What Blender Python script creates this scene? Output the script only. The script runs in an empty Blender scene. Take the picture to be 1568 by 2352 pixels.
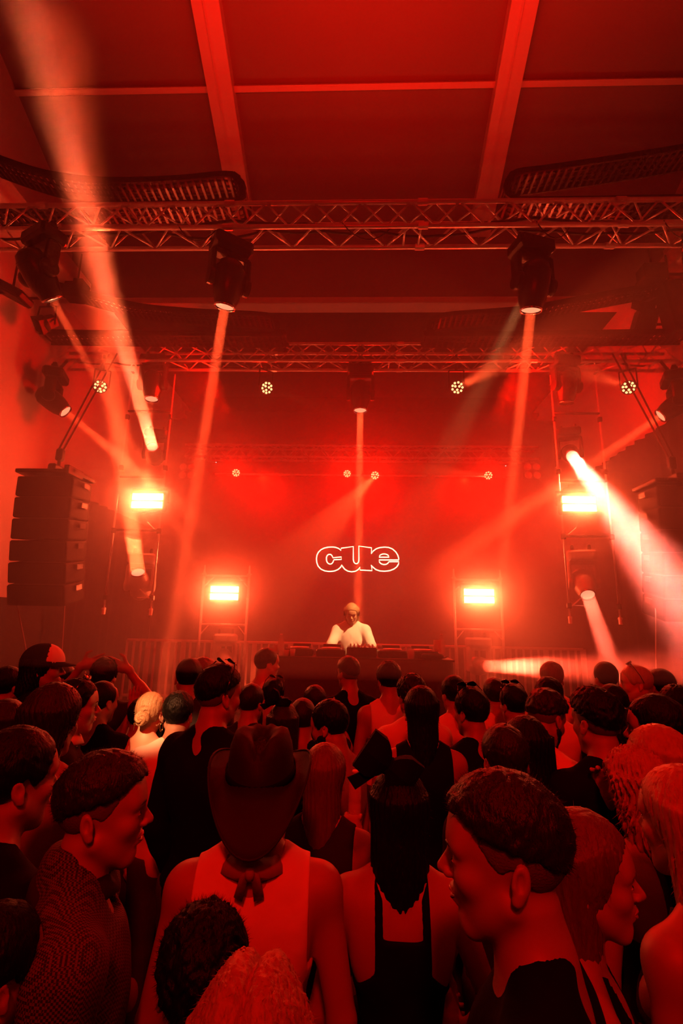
import bpy, math, random
import numpy as np
from math import sin, cos, radians as rad, pi, sqrt, atan2
from mathutils import Vector as V, Matrix as Mx, Quaternion, noise as mnoise
random.seed(7)
SC = bpy.context.scene
COL = SC.collection
# ------------------------------------------------------------------ camera
FPX = 1130.0                                   # focal length in pixels of the 1568x2352 frame
TH, PS, RO = rad(12.67), rad(2.04), rad(1.14)  # tilt up, turn left, roll
CAM = V((0, 0, 2.05))
CF = V((-sin(PS)*cos(TH), cos(PS)*cos(TH), sin(TH)))
_r0 = V((cos(PS), sin(PS), 0)); _u0 = _r0.cross(CF)
CR = cos(RO)*_r0 + sin(RO)*_u0
CU = -sin(RO)*_r0 + cos(RO)*_u0
cd = bpy.data.cameras.new('camera'); cam = bpy.data.objects.new('camera', cd); COL.objects.link(cam)
cd.sensor_fit = 'VERTICAL'; cd.sensor_height = 36; cd.lens = FPX/2352*36; cd.clip_start = .05
m = Mx((CR, CU, -CF)).transposed().to_4x4(); m.translation = CAM
cam.matrix_world = m
SC.camera = cam
def ray(px, py): return CF + (px-784)/FPX*CR - (py-1176)/FPX*CU
def atY(px, py, Y): r = ray(px, py); return CAM + r*(Y/r.y)
def atZ(px, py, Z): r = ray(px, py); return CAM + r*((Z-CAM.z)/r.z)
def atX(px, py, X): r = ray(px, py); return CAM + r*(X/r.x)
def atD(px, py, d): return CAM + ray(px, py)*d
# ------------------------------------------------------------------ view and world
vs = SC.view_settings
SC.display_settings.display_device = 'sRGB'
vs.view_transform = 'Standard'; vs.look = 'None'; vs.gamma = 1; vs.exposure = 0; vs.use_curve_mapping = False
cy = SC.cycles
cy.max_bounces = 3; cy.diffuse_bounces = 2; cy.glossy_bounces = 1; cy.transmission_bounces = 1
cy.transparent_max_bounces = 6; cy.volume_bounces = 0
cy.sample_clamp_indirect = 4; cy.sample_clamp_direct = 0
cy.caustics_reflective = False; cy.caustics_refractive = False
cy.use_denoising = True; cy.denoising_input_passes = 'RGB_ALBEDO'
cy.use_adaptive_sampling = True; cy.adaptive_threshold = .03; cy.adaptive_min_samples = 16
cy.volume_step_rate = 4; cy.volume_max_steps = 96
w = bpy.data.worlds.new('world'); SC.world = w; w.use_nodes = True
w.node_tree.nodes['Background'].inputs[0].default_value = (.1, 0, 0, 1)
w.node_tree.nodes['Background'].inputs[1].default_value = .02
# ------------------------------------------------------------------ lights
RED = (1, .0035, .0006)
WARM = (1, .085, .022)
HOT = (1, .13, .045)
def aim(o, loc, d):
    o.location = loc; o.rotation_euler = V(d).normalized().to_track_quat('-Z', 'Y').to_euler()
def spot(name, loc, d, power, col, deg, blend=.3, radius=.07):
    l = bpy.data.lights.new(name, 'SPOT'); l.energy = power; l.color = col; l.spot_size = rad(deg)
    l.spot_blend = blend; l.shadow_soft_size = radius
    o = bpy.data.objects.new(name, l); COL.objects.link(o); aim(o, loc, d); return o
def area(name, loc, d, power, col, sx, sy, spread=180):
    l = bpy.data.lights.new(name, 'AREA'); l.energy = power; l.color = col; l.shape = 'RECTANGLE'
    l.size = sx; l.size_y = sy; l.spread = rad(spread)
    o = bpy.data.objects.new(name, l); COL.objects.link(o); aim(o, loc, d); return o
def point(name, loc, power, col, radius=.1):
    l = bpy.data.lights.new(name, 'POINT'); l.energy = power; l.color = col; l.shadow_soft_size = radius
    o = bpy.data.objects.new(name, l); COL.objects.link(o); o.location = loc; return o
# red fill lamps, added without fixtures to lift the roof, crowd, stage and walls
area('roof_fill', (0, 4.9, 6.6), (0, -.3, 1), 24, RED, 6, .5)
area('roof_fill', (0, 1.6, 5.3), (0, .12, 1), 210, RED, 3, 1, 100)
area('rear_fill', (0, -2.6, 4.6), (0, 1, -.35), 55, RED, 3, .6)
spot('front_fill', (0, -2.4, 5.2), (0, 6.6, -3.3), 700, RED, 62, .8, .2)
for x in (-2.4, 0, 2.4): spot('crowd_fill', (x, 2.2, 7.3), (-.2*x, -.15, -1), 150, RED, 84, .7, .05)
spot('performer_light', (1.7, 4.5, 5.4), V((-.02, 6.1, 1.85))-V((1.7, 4.5, 5.4)), 2800, (1, .42, .14), 11, .5, .05)
spot('crowd_light', (-1.7, -.6, 4.6), V((-1.08, 2.75, 1.62))-V((-1.7, -.6, 4.6)), 3600, (1, .34, .12), 5.4, .5, .05)
area('wall_fill', (-2.2, 7.0, 5.6), (-1, .05, -.25), 90, RED, .8, .5)
area('wall_fill', (2.2, 7.0, 5.6), (1, .05, -.25), 150, RED, .8, .5)
for x in (-2.2, .1, 2.4): spot('stage_fill', (x, 10.8, 5.3), (-.1*x, -.5, -1), 560, RED, 120, .8, .06)
for x in (-2.2, 2.2): spot('stage_fill', (x, 7.3, 5.5), (0, .6, -1), 150, RED, 120, .8, .06)
# ------------------------------------------------------------------ materials
def mat(name, col, rough=.6, metal=0., emit=None, es=0., noise=0., nscale=8., bump=0., bscale=60., spec=None, sheen=0., stretch=None, alpha=None):
    m = bpy.data.materials.new(name); m.use_nodes = True; nt = m.node_tree; b = nt.nodes['Principled BSDF']
    b.inputs['Base Color'].default_value = (*col, 1); b.inputs['Roughness'].default_value = rough
    b.inputs['Metallic'].default_value = metal
    if spec is not None: b.inputs['Specular IOR Level'].default_value = spec
    if sheen: b.inputs['Sheen Weight'].default_value = sheen
    if emit: b.inputs['Emission Color'].default_value = (*emit, 1); b.inputs['Emission Strength'].default_value = es
    tc = nt.nodes.new('ShaderNodeTexCoord'); src = tc.outputs['Object']
    if stretch:
        mp = nt.nodes.new('ShaderNodeMapping'); mp.inputs['Scale'].default_value = stretch
        nt.links.new(src, mp.inputs[0]); src = mp.outputs[0]
    if noise:
        n = nt.nodes.new('ShaderNodeTexNoise'); n.inputs['Scale'].default_value = nscale; nt.links.new(src, n.inputs[0])
        r = nt.nodes.new('ShaderNodeMapRange'); r.inputs[3].default_value = 1-noise; r.inputs[4].default_value = 1+noise
        nt.links.new(n.outputs[0], r.inputs[0])
        x = nt.nodes.new('ShaderNodeVectorMath'); x.operation = 'SCALE'; x.inputs[0].default_value = col
        nt.links.new(r.outputs[0], x.inputs['Scale']); nt.links.new(x.outputs[0], b.inputs['Base Color'])
    if bump:
        n = nt.nodes.new('ShaderNodeTexNoise'); n.inputs['Scale'].default_value = bscale; n.inputs['Detail'].default_value = 4; nt.links.new(src, n.inputs[0])
        bp = nt.nodes.new('ShaderNodeBump'); bp.inputs['Strength'].default_value = bump; bp.inputs['Distance'].default_value = .01
        nt.links.new(n.outputs[0], bp.inputs['Height']); nt.links.new(bp.outputs[0], b.inputs['Normal'])
    return m
M = {}
def mm(k, *a, **kw): M[k] = mat(k, *a, **kw); return M[k]
mm('roof_fabric', (.26, .25, .25), .8, noise=.06, nscale=1.2, bump=.15, bscale=5)
mm('white_wall', (.62, .60, .58), .8, noise=.08, nscale=2, bump=.1, bscale=12)
mm('cream_beam', (.75, .73, .7), .5, noise=.05, nscale=3)
mm('black_drape', (.03, .03, .03), .95, bump=.3, bscale=30)
mm('black_paint', (.02, .02, .02), .7, bump=.1)
mm('dark_floor', (.03, .03, .03), .6, noise=.3, nscale=3, bump=.1)
mm('aluminium', (.85, .84, .82), .32, metal=.55, noise=.1, nscale=20)
mm('black_plastic', (.012, .012, .013), .28, noise=.3, nscale=30)
mm('black_metal', (.02, .02, .02), .4, metal=.3, noise=.2, nscale=20)
mm('rubber', (.01, .01, .01), .6, noise=.2)
mm('steel_rail', (.55, .54, .52), .45, metal=.3, noise=.1)
mm('grey_plastic', (.45, .44, .43), .4, noise=.08)
mm('speaker_grille', (.015, .015, .015), .7, bump=.6, bscale=250)
mm('wood_dark', (.05, .035, .03), .6, noise=.3, nscale=6)
# ------------------------------------------------------------------ geometry helpers
class MB:
    def __init__(s): s.v = []; s.f = []
    def add(s, vs, fs):
        n = len(s.v); s.v += [tuple(x) for x in vs]; s.f += [tuple(i+n for i in q) for q in fs]; return s
    def box(s, c, d, rot=None, bev=0):
        hx, hy, hz = d[0]/2, d[1]/2, d[2]/2
        c = V(c)
        if bev:   # chamfered box: 24 points
            b = min(bev, hx*.99, hy*.99, hz*.99); P = []
            idx = {}
            for sx in (-1, 1):
                for sy in (-1, 1):
                    for sz in (-1, 1):
                        idx[sx, sy, sz] = len(P)
                        P += [V((sx*hx, sy*(hy-b), sz*(hz-b))), V((sx*(hx-b), sy*hy, sz*(hz-b))), V((sx*(hx-b), sy*(hy-b), sz*hz))]
            Fc = []
            def I(a, k): return idx[a]+k
            for ax in range(3):
                o1, o2 = [(1, 2), (0, 2), (0, 1)][ax]
                for sg in (-1, 1):
                    q = []
                    for u, v in ((-1, -1), (1, -1), (1, 1), (-1, 1)):
                        a = [0, 0, 0]; a[ax] = sg; a[o1] = u; a[o2] = v; q.append(I(tuple(a), ax))
                    Fc.append(q)
            for ax in range(3):        # edges along ax
                o1, o2 = [(1, 2), (0, 2), (0, 1)][ax]
                for u in (-1, 1):
                    for v in (-1, 1):
                        a = [0, 0, 0]; a[o1] = u; a[o2] = v; lo = list(a); hi = list(a); lo[ax] = -1; hi[ax] = 1
                        Fc.append([I(tuple(lo), o1), I(tuple(hi), o1), I(tuple(hi), o2), I(tuple(lo), o2)])
            for a in idx: Fc.append([I(a, 0), I(a, 1), I(a, 2)])
        else:
            P = [V((x, y, z)) for x in (-hx, hx) for y in (-hy, hy) for z in (-hz, hz)]
            Fc = [(0, 1, 3, 2), (4, 6, 7, 5), (0, 4, 5, 1), (2, 3, 7, 6), (0, 2, 6, 4), (1, 5, 7, 3)]
        if rot is not None: P = [rot @ p for p in P]
        return s.add([p+c for p in P], Fc)
    def tube(s, a, b, r, n=8, r2=None, caps=True):
        a, b = V(a), V(b); r2 = r if r2 is None else r2
        d = (b-a).normalized(); q = d.to_track_quat('Z', 'Y')
        x, y = q @ V((1, 0, 0)), q @ V((0, 1, 0)); P = []
        for c, R in ((a, r), (b, r2)):
            P += [c + R*(cos(2*pi*i/n)*x + sin(2*pi*i/n)*y) for i in range(n)]
        Fc = [(i, (i+1) % n, n+(i+1) % n, n+i) for i in range(n)]
        if caps: Fc += [tuple(range(n))[::-1], tuple(range(n, 2*n))]
        return s.add(P, Fc)
    def path(s, pts, r, n=6, closed=False, caps=True):
        pts = [V(p) for p in pts]; P = []; k = len(pts); up = None
        rr = r if hasattr(r, '__len__') else [r]*k
        for i, p in enumerate(pts):
            if closed: d = pts[(i+1) % k]-pts[i-1]
            else: d = pts[min(i+1, k-1)]-pts[max(i-1, 0)]
            d = d.normalized() if d.length > 1e-9 else V((0, 0, 1))
            if up is None: up = d.orthogonal().normalized()
            up = (up-d*up.dot(d)); up = up.normalized() if up.length > 1e-6 else d.orthogonal().normalized()
            y = d.cross(up)
            P += [p + rr[i]*(cos(2*pi*j/n)*up + sin(2*pi*j/n)*y) for j in range(n)]
        Fc = []
        for i in range(k if closed else k-1):
            a, b = i*n, ((i+1) % k)*n
            Fc += [(a+j, a+(j+1) % n, b+(j+1) % n, b+j) for j in range(n)]
        if caps and not closed: Fc += [tuple(range(n))[::-1], tuple(range((k-1)*n, k*n))]
        return s.add(P, Fc)
    def lathe(s, prof, n=24, mtx=None, caps=True, sc=(1, 1)):
        """prof: (r, z) pairs round the Z axis"""
        P = [V((r*sc[0]*cos(2*pi*i/n), r*sc[1]*sin(2*pi*i/n), z)) for r, z in prof for i in range(n)]
        if mtx is not None: P = [mtx @ p for p in P]
        Fc = [(k*n+i, k*n+(i+1) % n, (k+1)*n+(i+1) % n, (k+1)*n+i) for k in range(len(prof)-1) for i in range(n)]
        if caps: Fc += [tuple(range(n))[::-1], tuple(range((len(prof)-1)*n, len(prof)*n))]
        return s.add(P, Fc)
    def build(s, name, m=None, parent=None, smooth=False, loc=None):
        me = bpy.data.meshes.new(name)
        vs = s.v
        if parent is not None:
            inv = parent.matrix_basis.inverted(); vs = [tuple(inv @ V(p)) for p in vs]
            pp = parent
            # parts are given in world space; a parent's own parent sits at the origin of its frame
            if parent.parent is not None: vs = [tuple((parent.parent.matrix_basis @ parent.matrix_basis).inverted() @ V(p)) for p in s.v]
        elif loc is not None:
            vs = [tuple(V(p)-V(loc)) for p in vs]
        me.from_pydata(vs, [], s.f); me.update()
        if smooth: me.polygons.foreach_set('use_smooth', [True]*len(me.polygons))
        if m: me.materials.append(M[m] if isinstance(m, str) else m)
        o = bpy.data.objects.new(name, me); COL.objects.link(o)
        if loc is not None and parent is None: o.location = loc
        o.parent = parent
        return o
def recalc(o):
    import bmesh
    b = bmesh.new(); b.from_mesh(o.data); bmesh.ops.recalc_face_normals(b, faces=b.faces); b.to_mesh(o.data); b.free(); return o
def tag(o, label=None, cat=None, group=None, kind=None):
    if label: o['label'] = label
    if cat: o['category'] = cat
    if group: o['group'] = group
    if kind: o['kind'] = kind
    return o
def empty(name, loc, label=None, cat=None, group=None, rz=0):
    o = bpy.data.objects.new(name, None); COL.objects.link(o); o.location = loc; o.rotation_euler = (0, 0, rz)
    o.empty_display_size = .1
    return tag(o, label, cat, group)
def copy_tree(o, parent=None):
    c = o.copy(); COL.objects.link(c); c.parent = parent
    for ch in list(o.children): copy_tree(ch, c)
    return c
def struct(mb, name, m): o = mb.build(name, m); o['kind'] = 'structure'; return recalc(o)
# ------------------------------------------------------------------ the room
XW = 4.9
def zroof(y): return 8.53 + (7.0-y)*.4536
YF = 7.0                                             # the fascia under the roof's low edge
zf0 = atY(784, 693, YF).z
b = MB(); b.box((0, 4.5, -.05), (2*XW+.4, 17, .1)); struct(b, 'floor', 'dark_floor')
b = MB(); b.add([(-XW-.3, -4, zroof(-4)), (XW+.3, -4, zroof(-4)), (XW+.3, YF, zroof(YF)), (-XW-.3, YF, zroof(YF)),
                 (-XW-.3, -4, zroof(-4)+.1), (XW+.3, -4, zroof(-4)+.1), (XW+.3, YF, zroof(YF)+.1), (-XW-.3, YF, zroof(YF)+.1)],
                [(0, 1, 2, 3), (4, 5, 6, 7), (0, 1, 5, 4), (1, 2, 6, 5), (2, 3, 7, 6), (3, 0, 4, 7)])
struct(b, 'ceiling', 'roof_fabric')
b = MB(); b.box((0, YF+.1, (zf0+zroof(YF))/2), (2*XW+.4, .12, zroof(YF)-zf0+.1)); struct(b, 'wall_fascia', 'roof_fabric')
b = MB(); b.box((0, YF+.04, zf0-.03), (2*XW, .26, .1)); struct(b, 'trim_1', 'cream_beam')
b = MB(); b.box((0, 9.65, zf0+.85), (2*XW+.4, 4.9, .1)); struct(b, 'ceiling_stage', 'black_paint')
for sx, nm in ((-1, 'left'), (1, 'right')):
    b = MB(); b.add([(sx*XW, -4, 0), (sx*XW, 12.2, 0), (sx*XW, 12.2, zf0+.95), (sx*XW, YF, zf0+.95), (sx*XW, YF, zroof(YF)+.05), (sx*XW, -4, zroof(-4)+.05)]
                    + [(sx*(XW+.15), -4, 0), (sx*(XW+.15), 12.2, 0), (sx*(XW+.15), 12.2, zf0+.95), (sx*(XW+.15), YF, zf0+.95), (sx*(XW+.15), YF, zroof(YF)+.05), (sx*(XW+.15), -4, zroof(-4)+.05)],
                    [(0, 1, 2, 3, 4, 5), (6, 7, 8, 9, 10, 11)] + [(i, (i+1) % 6, 6+(i+1) % 6, 6+i) for i in range(6)])
    struct(b, 'wall_'+nm, 'white_wall')
    # longitudinal steel beam high on the side wall
    b = MB(); b.box((sx*(XW-.2), 4.1, 7.3), (.4, 16.2, .35)); b.box((sx*(XW-.22), 4.1, 7.12), (.5, 16.2, .05))
    struct(b, 'trim_2' if sx < 0 else 'trim_3', 'cream_beam')
b = MB(); b.box((0, -4.05, 6.9), (2*XW+.4, .1, 13.9)); struct(b, 'wall_back', 'black_paint')
# roof beams and the purlin
def roofhit(px, py, off=0):
    r = ray(px, py); k = .4536; a = 8.53+7*k-off    # z = a - k y
    t = (a-CAM.z)/(r.z+k*r.y); return CAM+r*t
def slab(name, pts, th, m):
    """a straight beam whose underside is the quad pts (on the roof's plane, th below it)"""
    b = MB(); n = V((0, .4536, 1)).normalized()
    b.add([p for p in pts]+[p+n*th for p in pts], [(0, 1, 2, 3), (7, 6, 5, 4), (0, 4, 5, 1), (1, 5, 6, 2), (2, 6, 7, 3), (3, 7, 4, 0)])
    return struct(b, name, m)
dirr = V((0, 1, -.4536))
for k, (pa, pb, qa, qb) in enumerate((((443, 0), (505, 0), (518, 460), (570, 460)), ((1178, 0), (1243, 0), (1091, 460), (1138, 460)))):
    A, B_, C_, D_ = roofhit(*pa, .22), roofhit(*pb, .22), roofhit(*qa, .22), roofhit(*qb, .22)
    xl, xr = (A.x+C_.x)/2, (B_.x+D_.x)/2
    P = [V((x, y, zroof(y)-.22)) for x, y in ((xl, -3.9), (xr, -3.9), (xr, YF), (xl, YF))]
    slab('trim_%d' % (4+k), P, .22, 'cream_beam')
    b = MB()   # the small lip that runs down the middle of each beam
    for i in (0,):
        p0, p1 = V(((xl+xr)/2-.02, -3.9, zroof(-3.9)-.235)), V(((xl+xr)/2-.02, YF, zroof(YF)-.235))
        b.tube(p0, p1, .012, 6)
    struct(b, 'trim_%d' % (6+k), 'cream_beam')
p0, p1 = roofhit(0, 212, .04), roofhit(1568, 187, .04); yp = (p0.y+p1.y)/2
b = MB(); q = Mx.Rotation(-atan2(.4536, 1), 3, 'X')
b.box((0, yp, zroof(yp)-.04), (2*XW, .07, .06), q); struct(b, 'trim_8', 'cream_beam')
# stage, backdrop, wall panels, side drapes
b = MB(); b.box((0, 8.6, .3), (2*XW-.02, 6.6, .6)); struct(b, 'floor_stage', 'black_paint')
def drape(name, x0, x1, y0, y1, z0, z1, label, fold=.05, n=60, m='black_drape', per=.28):
    b = MB(); d = V((x1-x0, y1-y0, 0)); L = d.length; nn = V((-d.y, d.x, 0)).normalized(); P = []
    n = max(8, int(L/per*8))
    for i in range(n+1):
        t = i/n; o = fold*sin(2*pi*t*L/per+sin(t*9))*(.7+.3*sin(t*23)); p = V((x0, y0, 0))+d*t+nn*o
        P += [(p.x, p.y, z0), (p.x, p.y, z1), (p.x+nn.x*.02, p.y+nn.y*.02, z0), (p.x+nn.x*.02, p.y+nn.y*.02, z1)]
    Fc = []
    for i in range(n):
        a = 4*i; c = a+4; Fc += [(a, c, c+1, a+1), (a+2, a+3, c+3, c+2)]
    b.add(P, Fc); o = b.build(name, m, smooth=True); return tag(o, label, 'curtain')
drape('backdrop_curtain', -XW+.05, XW-.05, 11.7, 11.7, .6, 7.3, 'black pleated backdrop curtain across the rear of the stage', per=.5)
drape('side_curtain', -XW+.1, -XW+.1, 7.6, 11.6, .6, 4.1, 'black drape along the wall behind the speaker stack above the capped person', m='black_drape')
drape('side_curtain', XW-.1, XW-.1, 6.4, 11.6, .6, 5.2, 'black drape along the wall behind the speaker stack near the brightest beam')
for sx, nm in ((-1, 'under the wall beam by the capped person'), (1, 'under the wall beam beside the brightest beam')):
    b = MB(); b.box((sx*(XW-.03), 4, 1.15), (.06, 7.5, 2.3), bev=.01)
    tag(b.build('wall_panel', 'black_paint'), 'low matt black panel along the foot of the wall, '+nm, 'panel')
# ------------------------------------------------------------------ trusses
mm('strobe_bar', (1, .9, .8), .5, emit=(1, .095, .028), es=400)
mm('strobe_mid', (.6, .4, .2), .5, emit=(1, .25, .05), es=2)
mm('led_lens', (1, .8, .6), .3, emit=(1, .42, .16), es=3.0)
mm('lens_lit', (1, .7, .5), .2, emit=(1, .38, .2), es=1.0)
mm('lens_off', (.25, .1, .05), .05, spec=.9)
mm('neon', (1, .8, .5), .4, emit=(1, .55, .32), es=4.2)
mm('cabinet_black', (.006, .006, .006), .85, bump=.2)
mm('led_blue', (.7, .9, 1), .4, emit=(.7, .95, 1), es=3)
mm('cable', (.01, .01, .01), .6)
mm('chrome', (.8, .8, .8), .15, metal=1)
def truss(Y, z, x0, x1, label, S=.29, seg=.5, sides=('f', 'b', 'u', 'd')):
    t = empty('box_truss', (0, Y, z), label, 'truss')
    r = .025
    for yy in (Y, Y+S):
        for zz in (z, z+S):
            MB().tube((x0, yy, zz), (x1, yy, zz), r, 10).build('chord_tube', 'aluminium', t, smooth=True)
    b = MB(); n = int((x1-x0)/seg)
    faces = [((Y, z), (Y, z+S)), ((Y+S, z), (Y+S, z+S)), ((Y, z), (Y+S, z)), ((Y, z+S), (Y+S, z+S))]
    for k, (A, B) in enumerate(faces):
        for i in range(n):
            xa = x0+i*seg + (.5*seg if k == 2 else 0)
            if abs((xa-.6) % 2.0) < .12 or abs((xa-.6) % 2.0) > 1.88:      # couplers: square end frames
                b.tube((xa-.06, *A), (xa-.06, *B), .012, 6); b.tube((xa+.1, *A), (xa+.1, *B), .012, 6)
            b.tube((xa, *A), (xa+seg/2, *B), .0105, 6); b.tube((xa+seg/2, *B), (xa+seg, *A), .0105, 6)
    b.build('lattice', 'aluminium', t, smooth=True)
    for i in range(int((x1-x0)/2)+1):
        xc = x0+((.6+.02-x0) % 2.0)+2*i
        if xc > x1: break
        for yy in (Y, Y+S):
            for zz in (z, z+S): MB().tube((xc-.05, yy, zz), (xc+.05, yy, zz), .034, 8).build('coupler', 'aluminium', t)
    return t
YT1, YT2, YT3, ZT = 4.26, 6.85, 11.1, 6.0
t1 = truss(YT1, ZT, -4.75, 4.75, 'nearest aluminium box truss across the hall just under the roof beams')
t2 = truss(YT2, ZT-.03, -4.75, 4.75, 'second aluminium box truss, behind the nearest one and below the pale fascia edge')
t3 = truss(YT3, ZT-.12, -4.2, 4.2, 'farthest and lowest looking thin box truss, in front of the black backdrop')
bz = MB().tube((-3.4, YT3-.05, 5.42), (3.6, YT3-.05, 5.42), .025, 8).build('lighting_pipe', 'aluminium', smooth=True)
tag(bz, 'straight round pipe hung below the farthest truss and carrying small wash lights', 'pipe')
for x in (-2.9, -1.2, .45, 1.6, 2.9): MB().tube((x, YT3-.05, 5.42), (x, YT3-.02, 5.86), .015, 6).build('drop_bar', 'black_metal', bz)
# black cables lying in and hanging under the trusses
def cable(pts, r, label, name='cable', sag=0):
    P = []
    for i in range(len(pts)-1):
        a, c = V(pts[i]), V(pts[i+1])
        for k in range(8): t = k/8; P.append(a.lerp(c, t)-V((0, 0, sag*4*t*(1-t))))
    P.append(V(pts[-1])); o = MB().path(P, r, 5).build(name, 'cable', smooth=True); return tag(o, label, 'cable')
cable([(x, YT1+.14+.05*sin(x*3), ZT+.06+.03*sin(x*5)) for x in np.arange(-4.6, 4.7, .6)], .014, 'thick black cable run lying inside the nearest truss', sag=.03)
cable([(x, YT1+.2+.04*sin(x*2+1), ZT+.22+.02*sin(x*4)) for x in np.arange(-4.6, 4.7, .8)], .02, 'black multicore cable strapped along the top of the nearest truss', sag=.02)
cable([(x, YT2+.14+.05*sin(x*3), ZT+.03+.03*sin(x*4)) for x in np.arange(-4.6, 4.7, .7)], .014, 'black cable run lying inside the second truss', sag=.05)
cable([(x, YT3-.05, 5.44) for x in np.arange(-3.3, 3.5, .5)], .012, 'black cable looped under the small wash lights in front of the backdrop', sag=.06)
for k, (x, w_) in enumerate(((1.75, .35), (-.2, .5), (3.0, .3), (-1.9, .4))):
    cable([(x, YT1-.02, ZT+.02), (x+w_, YT1+.02, ZT)], .006, ('thin black cable loop sagging from the nearest truss beside the second hanging moving head',
          'thin black cable loop sagging from the middle of the nearest truss', 'thin black cable loop sagging at the end of the nearest truss by the cable carrier',
          'thin black cable loop sagging from the nearest truss above the lit moving head')[k], sag=.17)
# ------------------------------------------------------------------ moving heads
def moving_head(lens, d, up, label, lens_m='lens_lit', body='black_plastic', group=None, s=1., yawbase=0):
    """lens: where the glass is; d: the beam's direction; up=1 hangs from above, -1 stands"""
    d = V(d).normalized(); lens = V(lens); hc = lens-d*.25*s
    z = V((0, 0, 1)); a = d.cross(z)
    a = a.normalized() if a.length > .15 else V((1, 0, 0))
    bc = hc+z*up*.40*s
    t = empty('moving_head', bc+z*up*.07*s, label, 'stage light', group)
    R3 = Mx((a, z.cross(a), z)).transposed()
    q = MB(); q.box(bc, (.40*s, .28*s, .15*s), R3, .03*s); q.build('base', body, t)
    y = MB()
    y.box(hc+z*up*.29*s, (.40*s, .13*s, .06*s), R3, .02*s)
    for sg in (-1, 1):
        c = hc+a*sg*.185*s
        y.box(c+z*up*.14*s, (.05*s, .15*s, .32*s), R3, .02*s)
        y.lathe([(0, -.028*s), (.085*s, -.028*s), (.09*s, 0), (.085*s, .028*s), (0, .028*s)], 16, Mx.Translation(c) @ a.to_track_quat('Z', 'Y').to_matrix().to_4x4(), caps=False)
    y.build('yoke', body, t)
    H = Mx.Translation(hc) @ d.to_track_quat('Z', 'Y').to_matrix().to_4x4()
    h = MB(); h.lathe([(0, -.23*s), (.07*s, -.225*s), (.12*s, -.19*s), (.145*s, -.12*s), (.15*s, 0), (.145*s, .08*s), (.13*s, .16*s), (.108*s, .22*s), (.104*s, .252*s), (.096*s, .252*s), (.094*s, .225*s), (0, .22*s)], 28, H, caps=False, sc=(1, 1.02))
    for k in range(5):   # cooling ribs round the rear
        h.lathe([(.146*s, -.13*s+k*.022*s), (.152*s, -.125*s+k*.022*s), (.146*s, -.12*s+k*.022*s)], 28, H, caps=False)
    hd = h.build('lamp_housing', body, t, smooth=True)
    MB().lathe([(.094*s, .245*s), (.108*s, .245*s), (.11*s, .256*s), (.104*s, .266*s), (.094*s, .262*s)], 28, H, caps=False).build('lens_ring', 'chrome', t, smooth=True)
    MB().lathe([(0, .262*s), (.05*s, .258*s), (.094*s, .246*s)], 28, H, caps=False).build('lens', lens_m, t, smooth=True)
    for sg in (-1, 1): c = MB(); c.box(bc+z*up*.11*s+a*sg*.12*s, (.04*s, .06*s, .10*s), R3, .01*s); c.tube(bc+z*up*.11*s+a*sg*.12*s-R3 @ V((0, .04, 0)), bc+z*up*.11*s+a*sg*.12*s+R3 @ V((0, .04, 0)), .02*s, 8); c.build('clamp', 'black_metal', t)
    return t
def hang_rod(t, z1, y1):
    p = t.location; MB().tube((p.x, p.y, p.z-.02), (p.x, y1, z1), .022, 8).build('support_rod', 'black_metal', t)
def beam(lens, tgt, power, deg, col, start=.02, blend=.25, radius=.08):
    """a collimated disc of light at the glass: a narrow spread keeps the ray tight"""
    d = (V(tgt)-V(lens)).normalized(); a = rad(deg/2)
    l = bpy.data.lights.new('beam_light', 'AREA'); l.shape = 'DISK'; l.size = radius*2; l.spread = rad(deg); l.color = col
    l.energy = power*60/39.5*pi*a*a*3.6
    o = bpy.data.objects.new('beam_light', l); COL.objects.link(o); aim(o, V(lens)+d*start, d); return o
BEAMS = []
def mh(px, py, Y, tgt, up, label, power=0, deg=4, col=WARM, s=1., **kw):
    L = atY(px, py, Y); d = tgt-L
    t = moving_head(L, d, up, label, s=s, lens_m=kw.get('lens_m', 'lens_lit' if power else 'lens_off'), body=kw.get('body', 'black_plastic'))
    if Y > 6 and L.z > 4.9: hang_rod(t, ZT-.03, YT2)
    if power: beam(L, tgt, power, deg, col, start=.03*s, radius=kw.get('radius', .085*s), blend=kw.get('blend', .25))
# hung from the nearest truss
mh(516, 704, 4.38, atY(452, 1100, 4.75), 1, 'black moving head with lit lamp under the nearest truss, nearer the capped person\'s side', 2600, 3.2, radius=.05)
mh(1219, 712, 4.38, atY(1160, 1250, 5.0), 1, 'black moving head hung under the nearest truss with a small white status dot', 2600, 3.0, radius=.05)
mh(120, 686, 4.38, atY(236, 900, 5.0), 1, 'tilted black moving head under the nearest truss beside the wide rising beam', 1800, 3.0, radius=.04)
mh(1640, 660, 4.38, atY(1700, 900, 4.0), 1, 'black moving head cut by the picture edge at the nearest truss\'s end')
MB().lathe([(0, -.004), (.004, -.003), (.005, 0), (.004, .003), (0, .004)], 8, Mx.Translation(atY(1216, 641, 4.12)), caps=False)
# hung from the second truss
mh(348, 916, 6.95, atY(343, 1010, 6.9), 1, 'dark moving head under the second truss shining a short ray behind the rising beam', 100, 6, radius=.03)
mh(827, 942, 6.95, atY(822, 1400, 6.95), 1, 'dark moving head in the middle of the second truss pointing straight down above the sign', 3500, 3.0, radius=.05)
mh(1300, 925, 6.95, atY(1290, 1300, 7.4), 1, 'dark unlit moving head under the second truss above the source of the brightest beam')
mh(150, 945, 6.7, atY(228, 1010, 6.85), 1, 'moving head tilted stagewards at the second truss\'s end, above the capped person\'s speaker stack', 150, 9, radius=.05)
mh(1517, 955, 6.7, atY(1400, 1035, 6.95), 1, 'moving head tilted stagewards at the second truss\'s end, above the brightest beam\'s side speaker stack', 270, 9, radius=.05)
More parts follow.
